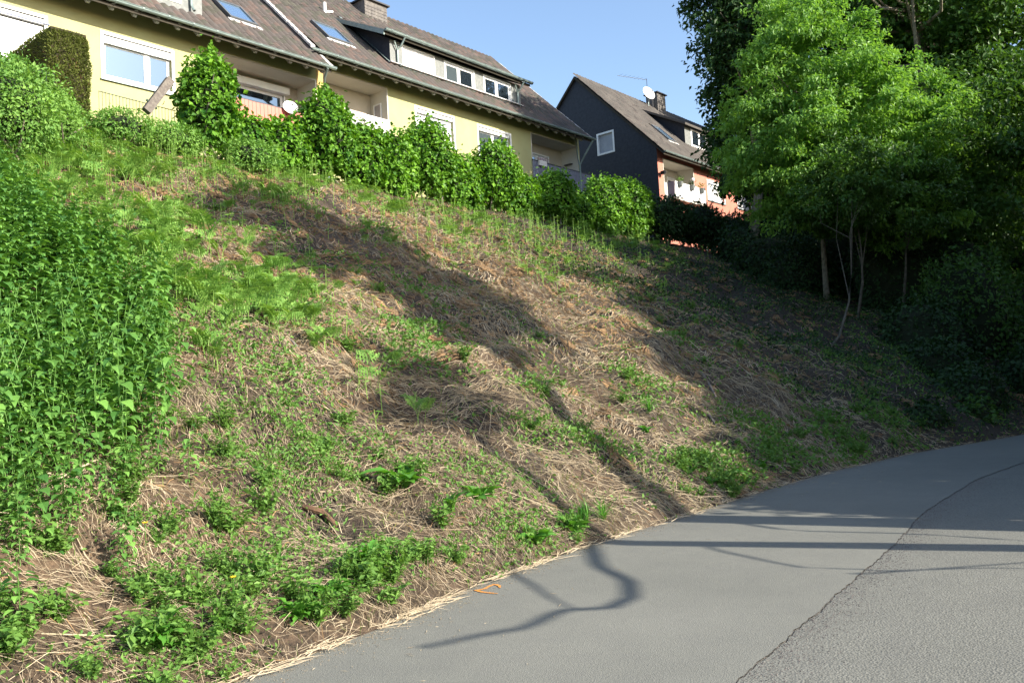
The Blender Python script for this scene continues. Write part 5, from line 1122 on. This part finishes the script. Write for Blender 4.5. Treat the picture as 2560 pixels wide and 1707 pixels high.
tt = [(13.6, -4.2, 2.0, 2.0, 1.6, 1.9), (17.0, -4.5, 3.6, 2.4, 2.4, 2.9), (20.4, -4.5, 5.2, 2.7, 2.8, 3.9), (23.8, -4.5, 6.6, 3.2, 3, 4.8), (27, -5.5, 7.6, 3.6, 3.2, 6.2), (31.5, -6, 7.6, 3.8, 3.4, 6.0), (37, -8, 8.0, 4.2, 3.5, 6.0)]
tt += [(25.5, -2.0, 9.2, 5.0, 3.6, 3.4), (33.5, -2.2, 10.2, 5.0, 3.8, 4.2), (22.0, -7.5, 7.6, 3.6, 3.0, 4.2)]  # more unseen crowns, added to block sky light and deepen the road shade
for k, (s_, t_, z_, a_, b2_, c_) in enumerate(tt):
    tree('roadside_tree', (s_, t_, -.05), (s_, t_, z_), (a_, b2_, c_), .2, L_mid, int(620 * a_ * c_ / 4), 9, .34, .24, 520 + k, 'leafy tree in the row across the road, outside the picture', 'tree', 'trees across the road', gap=-.55, bias=.6, freq=.5, spread=.4, n_limb=8, clump_r=1.0)

for k, (s_, t_, z_, a_, b2_, c_) in enumerate([(12.4, -3.6, 2.4, .95, .8, 2.6), (13.3, -3.6, 2.9, 1.0, .8, 3.0), (14.2, -3.7, 2.7, 1.4, .8, 2.7), (16.8, -3.8, 3.3, 1.8, .9, 3.3), (20.0, -3.9, 3.9, 2.3, 1.0, 3.9), (24.4, -4.2, 3.2, 2.7, 1.2, 3.2), (30, -5.2, 3.4, 3.4, 1.4, 3.5), (37, -7.5, 3.6, 4.0, 1.5, 3.7)]):
    shrub('roadside_bush', (s_, t_, z_), (a_, b2_, c_), L_mid, int(500 * a_ * c_), .2, .12, 560 + k, 'dense bush in the row across the road, outside the picture', 'bushes across the road', 'bush', gap=-.7)

# low bare boughs of the same trees: their soft shadows curl over the near asphalt
def bough(pts, r_, lab):
    p = np.array(pts, float); p += np.stack([0 * p[:, 0], np.linspace(0, -.3, len(p)), 0 * p[:, 0]], 1)
    q = np.linspace(0, len(p) - 1, len(p) * 3); p = np.stack([np.interp(q, np.arange(len(p)), p[:, k]) for k in range(3)], 1)
    return p
BT = [o for o in COL.objects if o.name == 'leaning_tree.001'][0]
g = Geo()
for pts, r_ in (([(9.6, -3, 4.5), (9.08, -3, 4.31), (8.32, -3, 4.05), (7.85, -3, 3.78), (7.3, -3, 3.62), (6.96, -3, 3.62), (6.8, -3, 3.78), (6.32, -3, 3.76), (6.1, -3, 3.85), (5.7, -3, 3.95)], .05),
                ([(8.0, -3, 4.4), (7.58, -3, 4.15), (7.16, -3, 3.95), (6.88, -3, 3.8)], .028),
                ([(11.1, -3, 4.13), (10.5, -3, 3.64), (10.5, -3, 3.0), (10.24, -3, 2.49), (10.3, -3, 1.9)], .03),
                ([(9.7, -3, 3.9), (9.3, -3, 3.75), (8.65, -3, 3.26), (8.7, -3, 2.92), (9.0, -3, 2.63), (9.05, -3, 2.3)], .022),
                ([(8.44, -3, 2.95), (8.89, -3, 2.69), (9.36, -3, 2.42), (9.6, -3, 2.2)], .018)):
    p = bough(pts, r_, ''); g.tube(p, np.linspace(r_, r_ * .45, len(p)), 6)
g.part('bough', M_bark, BT)
# crumbs of straw and dead leaves blown onto the asphalt
r = np.random.default_rng(77); n_ = 240; s = r.uniform(2.6, 16, n_); t = foot(s) - np.abs(r.normal(0, .5, n_)) - .03
a = r.uniform(0, 3.14, n_); L = r.uniform(.02, .09, n_); P = np.stack([s, t, np.full(n_, .007)], 1)
v, f = leaves(P, np.stack([np.cos(a), np.sin(a), .03 + 0 * a], 1), r.normal(0, .2, (n_, 3)) + [0, 0, 1], L, .005, .3)
place('road_litter', mesh('road_litter', v, [f], L_straw, np.repeat(r.random(n_), 4)), (0, 0, 0), kind='stuff', label='stray bits of straw lying on the asphalt', cat='litter')
